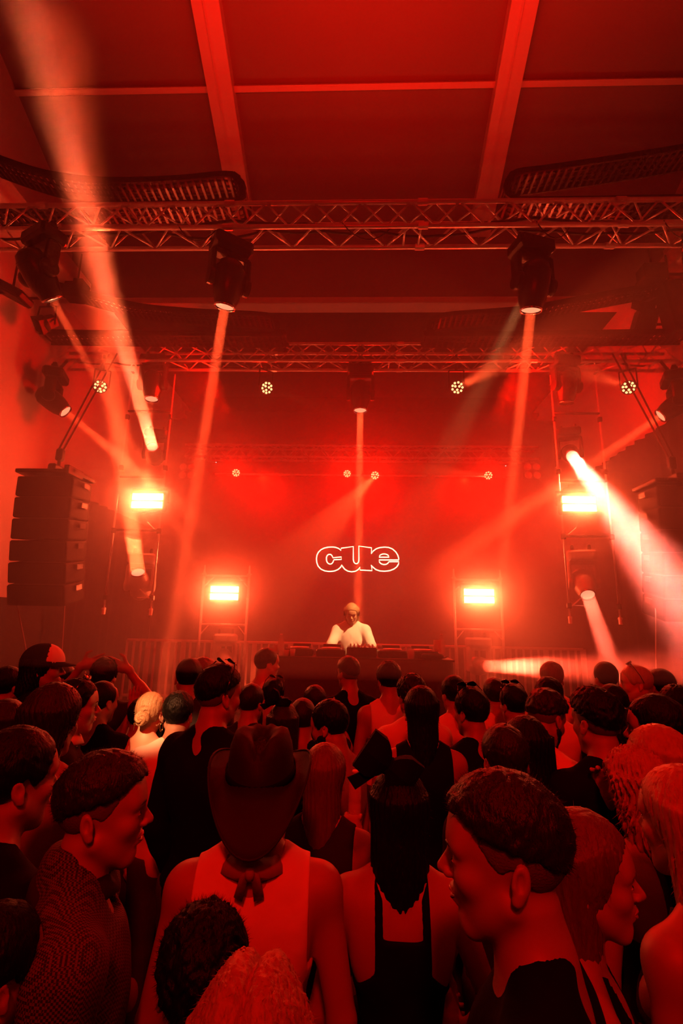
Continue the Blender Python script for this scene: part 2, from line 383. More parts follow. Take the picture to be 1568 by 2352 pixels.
# ------------------------------------------------------------------ hanging ladders with lamps at the stage sides
def ladder(sx, label):
    x0, x1 = sx*3.72, sx*3.02; Y = 7.25
    t = empty('lighting_ladder', (sx*3.37, Y, ZT), label, 'rigging frame')
    for x in (x0, x1):
        MB().tube((x, Y, 2.2), (x, Y, ZT-.05), .014, 8).build('upright_pipe', 'aluminium', t, smooth=True)
        MB().tube((x, Y+.02, 5.985), (x, YT2+.28, 5.985), .02, 6).build('hook', 'black_metal', t)
        e = MB(); e.tube((x, Y, 2.1), (x, Y, 2.2), .028, 8); e.tube((x, Y-.05, 2.18), (x, Y+.05, 2.18), .014, 6); e.build('hook_end', 'aluminium', t)
        for z in (2.35, 3.35, 4.35, 5.2): MB().box((x, Y, z), (.06, .06, .08), None, .01).build('coupler', 'black_metal', t)
    for z in (3.36, 4.2, 5.3):
        MB().tube((x0, Y, z), (x1, Y, z), .02, 8).build('rung', 'black_metal', t, smooth=True)
    for z in (2.35, 3.36): MB().tube((x1-sx*-.02, Y, z), (x1+sx*.22, Y, z+.0), .01, 6).tube((x1+sx*.05, Y, z), (x1+sx*.2, Y, z+.13), .01, 6).build('brace', 'aluminium', t)
ladder(-1, 'slim hanging pipe frame holding lights, beside the speaker stack above the capped person')
ladder(1, 'slim hanging pipe frame holding lights, beside the brightest beam')
def strobe(px, py, Y, wpx, label):
    c = atY(px, py, Y); W = wpx*Y/FPX*1.0
    t = empty('strobe_light', c+V((0, .1, 0)), label, 'strobe', 'bright two-bar strobes beside the stage')
    MB().box(c+V((0, .08, 0)), (W+.05, .12, .30), None, .02).build('case', 'black_plastic', t)
    for sz in (-1, 1):
        q = MB(); h = .048; z = sz*.062
        q.add([c+V((-W/2, 0, z-h)), c+V((W/2, 0, z-h)), c+V((W/2, 0, z+h)), c+V((-W/2, 0, z+h)),
               c+V((-W/2, .02, z-h)), c+V((W/2, .02, z-h)), c+V((W/2, .02, z+h)), c+V((-W/2, .02, z+h))],
              [(0, 1, 2, 3)]); q.build('light_bar', 'strobe_bar', t)
    MB().tube(c+V((-W/2, .005, 0)), c+V((W/2, .005, 0)), .008, 8).build('tube_lamp', 'strobe_mid', t)
    y = MB(); y.box(c+V((0, .1, .2)), (W+.1, .03, .03))
    for sx in (-1, 1): y.box(c+V((sx*(W/2+.045), .1, .1)), (.02, .03, .22))
    y.build('bracket', 'black_metal', t)
strobe(338, 1150, 7.15, 74, 'glaring two-bar strobe high in the hanging frame, between the two wide rising beams')
strobe(1330, 1157, 7.15, 76, 'glaring two-bar strobe high in the hanging frame, beside the brightest beam')
strobe(515, 1362, 8.3, 64, 'glaring two-bar strobe low on the stage frame, behind the man in pale sleeveless top')
strobe(1100, 1369, 8.3, 66, 'glaring two-bar strobe low on the stage frame, above the grey moving head')
# heads in the ladders
mh(350, 1027, 7.2, atD(50, -30, 3.2), 1, 'moving head sending the wide beam up to the roof corner', 2300, 3.8, HOT, s=.86, radius=.085)
mh(317, 1315, 7.2, atD(232, 700, 5.3), 1, 'moving head low in the hanging frame, sending a beam up past the high strobe', 3300, 4.6, WARM, s=1.0, radius=.10, body='grey_plastic')
mh(1313, 1047, 7.2, atD(1600, 1425, 2.5), 1, 'moving head sending the brightest beam down over the crowd', 1800, 3.6, (1, .115, .07), s=.86, radius=.085)
mh(1349, 1366, 7.2, atY(1402, 1520, 6.4), 1, 'moving head low in the hanging frame beside the brightest beam, pointing down at the crowd', 450, 7, (1, .10, .05), s=1.0, radius=.09, body='grey_plastic')
# ------------------------------------------------------------------ standing frames behind the desk
def stand(xc, label, W=.78):
    Y = 8.45; t = empty('lamp_stand', (xc, Y, .6), label, 'rigging frame')
    for sg in (-1, 1):
        x = xc+sg*W/2
        MB().tube((x, Y, .6), (x, Y, 2.86), .022, 10).build('upright_pipe', 'aluminium', t, smooth=True)
        e = MB(); e.tube((x, Y, 2.86), (x, Y, 2.98), .02, 8, .012); e.tube((x-.04, Y, 2.83), (x+.04, Y, 2.83), .012, 6); e.build('spigot', 'aluminium', t)
    for z in (2.80, 1.98): MB().tube((xc-W/2, Y, z), (xc+W/2, Y, z), .018, 8).build('crossbar', 'aluminium', t, smooth=True)
    for sg in (-1, 1):
        MB().tube((xc+sg*W/2, Y, 2.6), (xc+sg*(W/2-.2), Y, 2.8), .01, 6).build('brace', 'aluminium', t)
        MB().tube((xc+sg*W/2, Y, 1.8), (xc+sg*(W/2-.15), Y, 1.98), .01, 6).build('brace', 'aluminium', t)
    b = MB(); b.box((xc, Y, .62), (W+.3, .5, .04), None, .01); b.build('base_plate', 'black_metal', t)
stand(atY(515, 1400, 8.45).x, 'aluminium stand frame with two spigots, behind the man in the pale tank top')
stand(atY(1098, 1400, 8.45).x, 'aluminium stand frame with two spigots, holding the grey moving head beside the desk')
mh(1116, 1530, 8.25, atD(1640, 1540, 4.1), 1, 'pale grey moving head on the stage frame, shining a level beam across the crowd', 480, 6.5, (1, .07, .03), s=.95, radius=.09, body='grey_plastic', lens_m='lens_off')
mh(516, 1545, 8.4, atY(530, 1700, 7.6), 1, 'moving head hanging inside the stage frame behind the men by the railing', 0, s=.95, body='grey_plastic', lens_m='lens_off')
# ------------------------------------------------------------------ LED wash lights
def par(px, py, Y, diam, label, d=(0, -1, -.15), power=0, tgt=None, deg=12, z_up=.35, col=WARM, lit=True, group=None):
    c = atY(px, py, Y); d = (V(tgt)-c).normalized() if (tgt is not None and power) else V(d).normalized()
    face = (CAM-c).normalized()
    dd = (face*1.2+d*.55).normalized()
    if Y > 9: z_up = 5.42-c.z
    t = empty('wash_light', c+V((0, .1, z_up)), label, 'stage light', group)
    H = Mx.Translation(c) @ dd.to_track_quat('Z', 'Y').to_matrix().to_4x4(); r = diam/2
    MB().lathe([(0, -.16), (r*.75, -.15), (r*1.0, -.08), (r*1.12, 0), (r*1.12, .012), (r*1.02, .012), (r*1.0, -.004), (0, -.005)], 24, H, caps=False).build('housing', 'black_plastic', t, smooth=True)
    L = MB()
    ring = [(r*.36*cos(a), r*.36*sin(a)) for a in (0.5, 0.5+pi*2/3, .5+pi*4/3)]
    ring += [(r*.80*cos(a*2*pi/9), r*.80*sin(a*2*pi/9)) for a in range(9)]
    for x, y in ring:
        L.lathe([(0, .012), (r*.13, .009), (r*.185, 0), (r*.19, -.004)], 10, H @ Mx.Translation((x, y, 0)), caps=False)
    L.build('led_lenses', 'led_lens' if lit else 'lens_off', t, smooth=True)
    y = MB(); a = H.to_3x3() @ V((1, 0, 0)); zz = V((0, 0, 1))
    for sg in (-1, 1): y.tube(c+a*sg*r*1.2-dd*.06, c+a*sg*r*1.2-dd*.06+zz*(z_up-.06), .012, 6)
    y.tube(c+a*r*1.2-dd*.06+zz*(z_up-.06), c-a*r*1.2-dd*.06+zz*(z_up-.06), .012, 6); y.tube(c-dd*.06+zz*(z_up-.06), V((c.x, c.y+(.05 if Y > 9 else 0), c.z+z_up+(.0 if Y > 9 else .2))), .02, 8)
    y.build('bracket', 'black_metal', t)
    if lit and Y > 9: spot('wash_beam', c+dd*.05, V((dd.x*.5, -1, -.25)), 300, RED, 75, .8, r*.6)
    if power: spot('beam_light', c+d*.06, d, power*60, col, deg, .5, r*.5)
G1 = 'round wash lights hung under the second truss'; G2 = 'small round wash lights on the pipe by the backdrop'
par(230, 888, 6.95, .19, 'round multi-lens wash light under the second truss, between the two rising beams', group=G1)
par(613, 891, 6.95, .19, 'round multi-lens wash light under the second truss, near the lit lamp\'s straight-down beam', group=G1, power=12, tgt=atY(900, 1000, 7.6), deg=14)
par(1050, 890, 6.95, .19, 'round multi-lens wash light under the second truss, its ray rising towards the truss', group=G1, power=26, tgt=atY(1170, 826, 5.6), deg=14)
par(1443, 890, 6.95, .19, 'round multi-lens wash light under the second truss, nearest the brightest beam\'s wall', group=G1, power=12, tgt=atY(1330, 850, 6.2), deg=14)
par(542, 1086, 11.0, .18, 'small wash light on the backdrop pipe, standing alone above the lower strobe by the bottles', group=G2, z_up=.12)
par(797, 1088, 11.0, .17, 'small wash light without a ray on the backdrop pipe, in the pair above the sign', group=G2, z_up=.12)
par(861, 1092, 11.0, .19, 'small wash light on the backdrop pipe that throws a ray down past the sign', group=G2, z_up=.12, power=60, tgt=atY(775, 1185, 8.6), deg=11)
par(990, 1094, 11.0, .14, 'dim small wash light on the backdrop pipe, turned aside, between two lit ones', d=(1, -.1, -.1), group=G2, z_up=.12, lit=False)
par(1121, 1092, 11.0, .19, 'small wash light on the backdrop pipe whose ray runs level towards the sign', group=G2, z_up=.12, power=26, tgt=atY(980, 1078, 9.8), deg=9)
for px, lab in ((430, 'unlit four-lamp blinder below the farthest truss, above the lower strobe by the bottles'), (1222, 'unlit four-lamp blinder below the farthest truss, beside the upper strobe near the brightest beam')):
    c = atY(px, 1082, 10.9); t = empty('blinder_light', c, lab, 'stage light')
    MB().box(c+V((0, .06, 0)), (.42, .1, .42), None, .02).build('case', 'black_metal', t)
    MB().tube(c+V((0, .08, .2)), V((c.x, YT3+.01, ZT-.13)), .015, 6).build('support_rod', 'black_metal', t)
    for i in (-1, 1):
        for j in (-1, 1):
            MB().lathe([(0, -.01), (.05, -.005), (.075, .015), (.085, .015)], 16, Mx.Translation(c+V((i*.1, .0, j*.1))) @ V((0, -1, 0)).to_track_quat('Z', 'Y').to_matrix().to_4x4(), caps=False).build('lamp', 'aluminium', t, smooth=True)
def dot(px, py, Y, label):
    c = atY(px, py, Y); t = MB().lathe([(0, -.008), (.008, -.005), (.011, 0), (.008, .005), (0, .008)], 10, Mx.Translation(c), caps=False).build('status_lamp', 'led_blue', smooth=True)
    return tag(t, label, 'indicator light')
dot(1216, 641, 4.235, 'tiny white status light glowing on the moving head under the nearest truss')
dot(496, 1062, 10.9, 'tiny white status light glowing under the farthest truss above the lower strobe by the bottles')
dot(1161, 1070, 10.9, 'tiny white status light glowing under the farthest truss beside the last small wash light')
# ------------------------------------------------------------------ neon sign
SG = 3.015
outer = [(502,310),(506,285),(516,266),(533,249),(555,238),(580,232),(610,230),(636,233),(657,241),(672,254),(672,239),(757,227),(757,318),(761,334),(769,344),(778,347),(787,343),(794,332),(796,318),(795,224),(883,236),(883,277),(895,258),(915,243),(942,234),(970,231),(1000,233),(1028,244),(1051,264),(1065,287),(1072,310),(1072,320),(935,320),(938,335),(950,347),(968,352),(985,350),(997,342),(1004,332),(1072,332),(1070,348),(1058,368),(1038,383),(1010,394),(975,398),(940,396),(912,386),(893,370),(882,355),(887,394),(804,390),(803,369),(792,386),(772,398),(745,402),(718,397),(697,384),(684,367),(678,355),(668,372),(650,387),(625,397),(592,400),(560,396),(532,383),(513,362),(504,337)]
cin = [(571,318),(571,302),(577,288),(588,281),(599,281),(609,289),(616,305),(674,299),(675,316),(622,319),(617,334),(608,346),(597,349),(584,345),(575,334)]
ein = [(935,301),(941,288),(955,280),(972,278),(988,281),(999,289),(1005,301)]
YS = 10.3
def sgp(p): return atY(560+p[0]/SG, 1180+p[1]/SG, YS)
sg = empty('neon_sign', sgp((787, 224)), 'glowing outlined sign reading cue in rounded lower-case letters above the person at the desk', 'sign')
def dens(P, n=3):
    out = []
    for i, p in enumerate(P):
        q = P[(i+1) % len(P)]
        for k in range(n): out.append(V(p).lerp(V(q), k/n))
    return out
for nm, P in (('letter_outline', outer), ('letter_outline', cin), ('letter_outline', ein)):
    MB().path([sgp(p) for p in P], .0115, 8, closed=True).build(nm, 'neon', sg, smooth=True)
w_ = MB()
for px in (597, 740, 976): w_.tube(sgp((px, 232)), (sgp((px, 232)).x, YS+.02 if px != 740 else YT3-.05, 5.42 if px == 740 else sgp((px, 215)).z), .004, 5)
w_.tube(sgp((976, 217)), (sgp((976, 217)).x, YT3-.05, 5.42), .0025, 5)
w_.build('hanging_wire', 'black_metal', sg)
# ------------------------------------------------------------------ hung loudspeaker stacks
def pa(sx, xc, Y, ztop, label, hl):
    t = empty('line_array_speaker', (xc, Y, ztop+.1), label, 'loudspeaker')
    f = MB(); f.box((xc, Y, ztop+.05), (.74, .5, .05), None, .01); f.box((xc, Y, ztop+.12), (.1, .3, .12), None, .02); f.box((xc+.33, Y-.2, ztop+.04), (.06, .3, .1)); f.build('fly_frame', 'black_metal', t)
    z = ztop; ang = 0; y = Y
    for i in range(6):
        R = Mx.Rotation(rad(2+i*2.4), 3, 'X') @ Mx.Identity(3)
        c = V((xc, y, z-.13)); cab = MB().box(c, (.70, .44, .245), R, .02).build('cabinet', 'cabinet_black', t)
        MB().box(c+R @ V((0, -.222, 0)), (.66, .012, .225), R, .004).build('grille', 'speaker_grille', cab)
        for s in (-1, 1): MB().box(c+R @ V((s*.36, .05, .06)), (.03, .12, .06), R).build('rigging_link', 'black_metal', cab)
        z -= .25; y += .012+.008*i
    h = empty('chain_hoist', (xc+.02*sx, Y, ztop+.35), hl, 'hoist')
    MB().box((xc, Y, ztop+.33), (.09, .09, .16), None, .02).build('motor', 'black_metal', h)
    MB().tube((xc, Y, ztop+.18), (xc, Y, ztop+.26), .02, 8).build('hook', 'black_metal', h)
    for dx in (-.03, .03): MB().tube((xc+dx, Y, ztop+.4), (xc+dx*2, Y+.9, ZT+.0), .012, 6).build('chain', 'black_metal', h)
    return t
pa(-1, -3.78, 5.8, 3.72, 'tall hung stack of black loudspeakers above the person in the white-fronted cap', 'chain hoist holding up the speaker stack above the capped person')
pa(1, 3.78, 5.8, 3.68, 'tall hung stack of black loudspeakers behind the brightest beam', 'chain hoist holding up the speaker stack behind the brightest beam')
for pts, lb in (([atY(38, 1380, 5.9), atY(66, 1520, 5.6)], 'thin tie line hanging from the speaker stack towards the cap wearer'),
                ([atY(152, 1345, 5.85), atY(142, 1510, 5.8)], 'thin tie line hanging from the inner edge of the speaker stack by the capped person'),
                ([atY(1505, 1380, 5.9), atY(1506, 1540, 5.8)], 'thin tie line hanging from the speaker stack behind the brightest beam')):
    tag(MB().tube(pts[0], pts[1], .006, 5).build('tie_line', 'steel_rail'), lb, 'rope')
# ------------------------------------------------------------------ railing
def railing():
    Y = 9.4; x0, x1 = -4.3, 4.1; zt = 1.66
    t = empty('stage_railing', (0, Y, .6), 'long pale metal railing with upright bars standing behind the desk', 'railing')
    MB().box(((x0+x1)/2, Y, zt), (x1-x0, .05, .045), None, .008).build('top_rail', 'steel_rail', t)
    MB().box(((x0+x1)/2, Y, .68), (x1-x0, .05, .045), None, .008).build('bottom_rail', 'steel_rail', t)
    n = 63; per = (x1-x0)/n
    for i in range(n+1):
        x = x0+i*per
        wide = i % 5 == 3
        MB().box((x, Y, (zt+.60)/2), (.085 if wide else .028, .04, zt-.60)).build('post' if wide else 'baluster', 'steel_rail', t)
railing()
# ------------------------------------------------------------------ cable carriers above the trusses
def carrier(pix, Y, Wd, label, n_r=70, th=.05):
    pts = [atY(p[0], p[1], Y) for p in pix]
    # smooth and resample
    P = []
    for i in range(len(pts)-1):
        p0, p1, p2, p3 = pts[max(i-1, 0)], pts[i], pts[i+1], pts[min(i+2, len(pts)-1)]
        for k in range(10):
            t = k/10; P.append(.5*((2*p1)+(p2-p0)*t+(2*p0-5*p1+4*p2-p3)*t*t+(3*p1-p0-3*p2+p3)*t**3))
    P.append(pts[-1])
    L = [0]
    for i in range(1, len(P)): L.append(L[-1]+(P[i]-P[i-1]).length)
    def at(s):
        i = max(1, min(len(P)-1, int(np.searchsorted(L, s)))); t = (s-L[i-1])/max(1e-6, L[i]-L[i-1]); return P[i-1].lerp(P[i], t), (P[i]-P[i-1]).normalized()
    t = empty('cable_carrier', P[len(P)//2], label, 'cable carrier')
    pitch = .085; N = int(L[-1]/pitch)
    side = [MB(), MB()]; rg = MB(); cb = MB()
    for k in range(N):
        c, d = at((k+.5)*pitch); nrm = V((-d.z, 0, d.x)); R = Mx((d, V((0, 1, 0)), nrm)).transposed()
        for j, yy in enumerate((0, Wd)): side[j].box(c+V((0, yy, 0)), (pitch*1.15, .02, th*1.5), R)
        rg.box(c+V((0, Wd/2, 0))+nrm*th*.55, (.028, Wd, .012), R); rg.box(c+V((0, Wd/2, 0))-nrm*th*.55, (.028, Wd, .012), R)
    side[0].build('side_band', 'rubber', t); side[1].build('side_band', 'rubber', t)
    rg.build('rungs', 'black_plastic', t)
    for j in range(3):
        yy = Wd*(.25+.25*j); Q = [at(s)[0]+V((0, yy, .015*sin(s*7+j))) for s in np.arange(.05, L[-1], .12)]
        MB().path(Q, .014, 5).build('cable', 'cable', t, smooth=True)
carrier([(-90, 330), (60, 385), (150, 405), (250, 414), (400, 410), (520, 400), (549, 415), (557, 438), (540, 461), (400, 468), (-90, 480)], 4.62, .3, 'black ladder-like cable carrier loop above the nearest truss, crossed by the wide rising beam')
carrier([(1650, 320), (1568, 338), (1400, 365), (1260, 385), (1190, 395), (1169, 413), (1165, 437), (1185, 455), (1250, 459), (1650, 452)], 4.62, .3, 'black ladder-like cable carrier loop above the nearest truss, over the white status light')
carrier([(90, 640), (280, 694), (420, 712), (600, 722), (632, 736), (634, 757), (600, 768), (90, 762)], 6.5, .3, 'faint far cable carrier loop behind the nearest truss, over the bottles')
carrier([(1590, 636), (1500, 654), (1350, 682), (1200, 708), (1030, 722), (990, 738), (990, 760), (1030, 768), (1590, 760)], 6.5, .3, 'faint far cable carrier loop behind the second truss, running to the black control box')
# ------------------------------------------------------------------ small gear in the upper corners
def gear(px, py, Y, d, label, name='control_box', rz=0, cat='equipment box'):
    c = atY(px, py, Y); R = Mx.Rotation(rz, 3, 'Y'); t = empty(name, c, label, cat)
    MB().box(c, d, R, .03).build('case', 'black_metal', t)
    q = MB(); q.box(c+R @ V((0, -d[1]/2-.005, 0)), (d[0]*.8, .012, d[2]*.7), R, .003)
    for k in range(3): q.tube(c+R @ V((d[0]*(.25*k-.25), -d[1]/2-.02, d[2]*.1)), c+R @ V((d[0]*(.25*k-.25), -d[1]/2, d[2]*.1)), .015, 8)
    q.build('connector_panel', 'black_plastic', t)
    MB().tube(c+V((0, 0, d[2]/2)), c+V((0, 0, d[2]/2+.5)), .015, 6).build('support_rod', 'black_metal', t)
    MB().tube(c, (XW*(1 if c.x > 0 else -1), c.y, c.z), .02, 6).build('wall_bracket', 'black_metal', t)
gear(1497, 630, 6.2, (.34, .25, .24), 'black control box on the corner rigging at the upper end of the far cable carrier')
gear(1478, 745, 7.0, (.30, .25, .5), 'dark boxy winch on the corner rigging below the control box', rz=.35)
gear(1545, 710, 6.4, (.26, .3, .8), 'tall dark equipment case at the edge of the picture below the control box', rz=-.12)
gear(28, 672, 5.6, (.5, .3, .12), 'flat black folded panel under the wall beam beside the tilted moving head', rz=.5)
gear(175, 668, 6.6, (.3, .25, .32), 'dark winch box half hidden behind the wide rising beam', rz=.1)
def flood(px, py, Y, d, label):
    c = atY(px, py, Y); d = V(d).normalized(); t = empty('flood_light', c+V((0, 0, .3)), label, 'stage light')
    H = Mx.Translation(c) @ d.to_track_quat('Z', 'Y').to_matrix().to_4x4()
    MB().lathe([(0, -.16), (.09, -.15), (.10, -.05), (.11, .0), (.15, .12), (.14, .12), (.09, .0), (0, -.02)], 4, H, caps=False).build('housing', 'black_metal', t)
    MB().lathe([(.12, .0), (.12, .04), (.10, .05)], 16, H, caps=False).build('lens_tube', 'black_metal', t)
    y = MB()
    for s in (-1, 1): y.tube(c+V((s*.14, 0, -.02)), c+V((s*.12, 0, .26)), .012, 6)
    y.tube(c+V((-.12, 0, .26)), c+V((.12, 0, .26)), .012, 6); y.tube(c+V((0, 0, .26)), c+V((0, 0, .42)), .02, 6); y.build('bracket', 'black_metal', t)
    MB().tube(c+V((0, 0, .40)), (XW*(1 if c.x > 0 else -1), c.y, c.z+.40), .02, 6).build('wall_bracket', 'black_metal', t)
flood(104, 742, 6.1, (-.6, -.5, -.7), 'small black flood lamp hanging beside the thin ray of the tilted moving head')
flood(1478, 700, 6.6, (.5, -.5, -.6), 'small black flood lamp under the corner rigging beside the winch')
cable([atY(45, 760, 6.75), atY(75, 800, 6.95)], .03, 'thick straight black hose slanting down to the second truss beside the small flood lamp')
for k, pts in enumerate(([(1465, 640), (1440, 665), (1420, 690)], [(1500, 655), (1490, 690), (1510, 705), (1530, 680)], [(1400, 760), (1430, 765), (1460, 750)])):
    cable([atY(p[0], p[1], 6.5) for p in pts], .012, ('black cable drooping from the control box to the far cable carrier', 'black cable loop under the control box in the corner rigging', 'black cable loop on top of the second truss below the winch')[k], sag=.08)
# ------------------------------------------------------------------ people: one continuous surface each, from blended round shapes
mm('skin', (.30, .17, .12), .5, noise=.06, nscale=25, bump=.05, bscale=180)
mm('skin_pale', (.45, .28, .2), .5, noise=.05, nscale=25, bump=.05, bscale=180)
mm('hair_black', (.003, .0025, .002), .5, spec=.15, noise=.3, nscale=40, bump=.5, bscale=160, stretch=(1, 1, .25))
mm('hair_brown', (.010, .006, .005), .45, spec=.25, noise=.4, nscale=60, bump=.5, bscale=160, stretch=(1, 1, .25))
mm('hair_light', (.10, .06, .035), .45, spec=.35, noise=.4, nscale=60, bump=.5, bscale=160, stretch=(1, 1, .25))
mm('hair_blond', (.32, .22, .12), .42, spec=.35, noise=.35, nscale=70, bump=.6, bscale=150, stretch=(1, 1, .2))
mm('cloth_black', (.003, .003, .003), .9, spec=.1, bump=.2, bscale=40)
mm('cloth_dark', (.02, .018, .018), .9, spec=.15, noise=.15, bump=.2, bscale=40)
mm('desk_cloth', (.05, .05, .05), .85, bump=.15)
mm('cloth_white', (.62, .60, .58), .85, noise=.05, bump=.25, bscale=30)
mm('cloth_tan', (.62, .52, .46), .85, noise=.06, bump=.25, bscale=30)
mm('cloth_grey', (.22, .21, .21), .85, noise=.08, bump=.25, bscale=30)
mm('stubble', (.085, .05, .035), .7, bump=.3, bscale=300)
mm('checked', (.07, .06, .06), .85, bump=.2, bscale=40)
_n = M['checked'].node_tree; _c = _n.nodes.new('ShaderNodeTexChecker'); _c.inputs['Scale'].default_value = 230; _c.inputs[1].default_value = (.10, .09, .09, 1); _c.inputs[2].default_value = (.006, .006, .006, 1)
_n.links.new([q for q in _n.nodes if q.type == 'TEX_COORD'][0].outputs['Object'], _c.inputs[0]); _n.links.new(_c.outputs[0], _n.nodes['Principled BSDF'].inputs['Base Color'])
mm('denim', (.04, .05, .08), .85, noise=.2, nscale=40, bump=.2)
mm('felt', (.011, .006, .004), .75, spec=.3, noise=.2, nscale=12, bump=.12, bscale=120)
mm('eye_white', (.55, .5, .48), .15); mm('eye_dark', (.01, .01, .01), .1)
mm('glasses', (.008, .008, .008), .08, spec=.8)
mm('gold', (.8, .5, .2), .2, metal=1)
mm('lips', (.35, .12, .10), .4)
mm('teeshirt_print', (.03, .03, .03), .8)
class Field:
    """signed distances on a grid with its own spacing along every axis"""
    def __init__(s, ax, ay, az):
        s.a = [np.asarray(v, np.float32) for v in (ax, ay, az)]
        s.D = np.full([len(v) for v in s.a], .5, np.float32)
    def sub(s, lo, hi):
        out = []
        for k in range(3):
            i = max(0, int(np.searchsorted(s.a[k], lo[k]))-1); j = min(len(s.a[k]), int(np.searchsorted(s.a[k], hi[k]))+1)
            if j-i < 1: return None, None
            out.append(slice(i, j))
        X = np.meshgrid(*[s.a[k][out[k]] for k in range(3)], indexing='ij', sparse=True)
        return tuple(out), X
    def put(s, fn, lo, hi, k=.02, mode='u', m=.05):
        sl, X = s.sub([v-m for v in lo], [v+m for v in hi])
        if sl is None: return
        d = np.broadcast_to(fn(*X), s.D[sl].shape); A = s.D[sl]
        if mode == 'u':
            h = np.clip(.5+.5*(A-d)/k, 0, 1); s.D[sl] = A*(1-h)+d*h-k*h*(1-h)
        else:
            h = np.clip(.5-.5*(A+d)/k, 0, 1); s.D[sl] = A*(1-h)-d*h+k*h*(1-h)
    def ell(s, c, r, T=None, k=.02, mode='u', m=.05):
        """ellipsoid at c with radii r in the frame T (4x4, local to field)"""
        T = Mx.Identity(4) if T is None else T; Ti = np.array(T.inverted()); w = np.array(T @ V(c)); R = max(r)
        def fn(x, y, z):
            p = [Ti[i, 0]*x+Ti[i, 1]*y+Ti[i, 2]*z+Ti[i, 3]-c[i] for i in range(3)]
            k0 = np.sqrt(sum((p[i]/r[i])**2 for i in range(3)))+1e-9; k1 = np.sqrt(sum((p[i]/r[i]**2)**2 for i in range(3)))+1e-9
            return k0*(k0-1)/k1
        s.put(fn, w-R, w+R, k, mode, m)
    def cap(s, a, b, ra, rb=None, T=None, k=.02, mode='u', m=.05):
        rb = ra if rb is None else rb; a, b = V(a), V(b)
        if T is not None: a, b = T @ a, T @ b
        R = max(ra, rb); lo = [min(a[i], b[i])-R for i in range(3)]; hi = [max(a[i], b[i])+R for i in range(3)]
        ba = b-a; L2 = max(ba.length_squared, 1e-9)
        def fn(x, y, z):
            t = np.clip(((x-a.x)*ba.x+(y-a.y)*ba.y+(z-a.z)*ba.z)/L2, 0, 1)
            return np.sqrt((x-a.x-t*ba.x)**2+(y-a.y-t*ba.y)**2+(z-a.z-t*ba.z)**2)-(ra+(rb-ra)*t)
        s.put(fn, lo, hi, k, mode, m)
    def mesh(s):
        D = s.D.copy()
        for k in range(3):
            i0 = [slice(None)]*3; i1 = [slice(None)]*3; i0[k] = 0; i1[k] = -1; D[tuple(i0)] = np.maximum(D[tuple(i0)], .002); D[tuple(i1)] = np.maximum(D[tuple(i1)], .002)
        S = D < 0; n = np.array(D.shape)
        A = s.a; cx = np.zeros([3, *(n-1)], np.float32); ct = np.zeros(n-1, np.float32)
        P = np.meshgrid(*A, indexing='ij', sparse=True); P = [np.broadcast_to(p, D.shape) for p in P]
        crosses = []
        for ax in range(3):
            a = [slice(None)]*3; b = [slice(None)]*3; a[ax] = slice(0, -1); b[ax] = slice(1, None); a, b = tuple(a), tuple(b)
            cr = S[a] != S[b]; crosses.append((cr, S[a]))
            da, db = D[a], D[b]; t = np.where(cr, da/np.where(cr, da-db, 1), 0)
            o1, o2 = [(1, 2), (0, 2), (0, 1)][ax]
            q = [np.where(cr, P[i][a]+(P[i][b]-P[i][a])*t, 0) for i in range(3)]
            for u in (0, 1):
                for v in (0, 1):
                    sl = [slice(None)]*3; sl[o1] = slice(u, n[o1]-1+u); sl[o2] = slice(v, n[o2]-1+v); sl = tuple(sl)
                    for i in range(3): cx[i] += q[i][sl]
                    ct += cr[sl]
        act = ct > 0; idx = np.full(n-1, -1, np.int32); idx[act] = np.arange(int(act.sum()))
        vs_ = np.stack([cx[i][act]/ct[act] for i in range(3)], 1)
        F = []
        for ax in range(3):
            cr, sa = crosses[ax]; o1, o2 = [(1, 2), (2, 0), (0, 1)][ax]
            sl = [slice(None)]*3; sl[o1] = slice(1, -1); sl[o2] = slice(1, -1)
            w = np.argwhere(cr[tuple(sl)]); w[:, o1] += 1; w[:, o2] += 1
            if not len(w): continue
            fl = sa[w[:, 0], w[:, 1], w[:, 2]]
            def g(d1, d2):
                q = w.copy(); q[:, o1] += d1; q[:, o2] += d2; return idx[q[:, 0], q[:, 1], q[:, 2]]
            q = np.stack([g(-1, -1), g(0, -1), g(0, 0), g(-1, 0)], 1); q[~fl] = q[~fl][:, ::-1]; F.append(q)
        return vs_, (np.concatenate(F) if F else np.zeros((0, 4), np.int32))
def np_mesh(name, vs_, F, m, parent=None, tris=None, smooth=True):
    me = bpy.data.meshes.new(name); nt_ = 0 if tris is None else len(tris)
    me.vertices.add(len(vs_)); me.vertices.foreach_set('co', np.asarray(vs_, np.float32).ravel())
    lo = np.asarray(F, np.int32).ravel()
    if nt_: lo = np.concatenate([lo, np.asarray(tris, np.int32).ravel()])
    me.loops.add(len(lo)); me.loops.foreach_set('vertex_index', lo)
    st = list(range(0, 4*len(F), 4))+[4*len(F)+3*i for i in range(nt_)]
    me.polygons.add(len(st)); me.polygons.foreach_set('loop_start', st)
    me.polygons.foreach_set('use_smooth', [smooth]*len(st)); me.update(calc_edges=True); me.validate()
    me.materials.append(M[m]); o = bpy.data.objects.new(name, me); COL.objects.link(o); o.parent = parent; return o
def axis(*seg):
    """seg: (lo, hi, step) finer stretches; merged to one rising list"""
    seg = sorted(seg, key=lambda q: q[2]); pts = []
    cover = []
    for lo, hi, st in seg:
        n = max(1, int(round((hi-lo)/st)))
        for i in range(n+1):
            p = lo+(hi-lo)*i/n
            if any(a-st*.6 < p < b+st*.6 for a, b in cover): continue
            pts.append(p)
        cover.append((lo, hi))
    return sorted(pts)
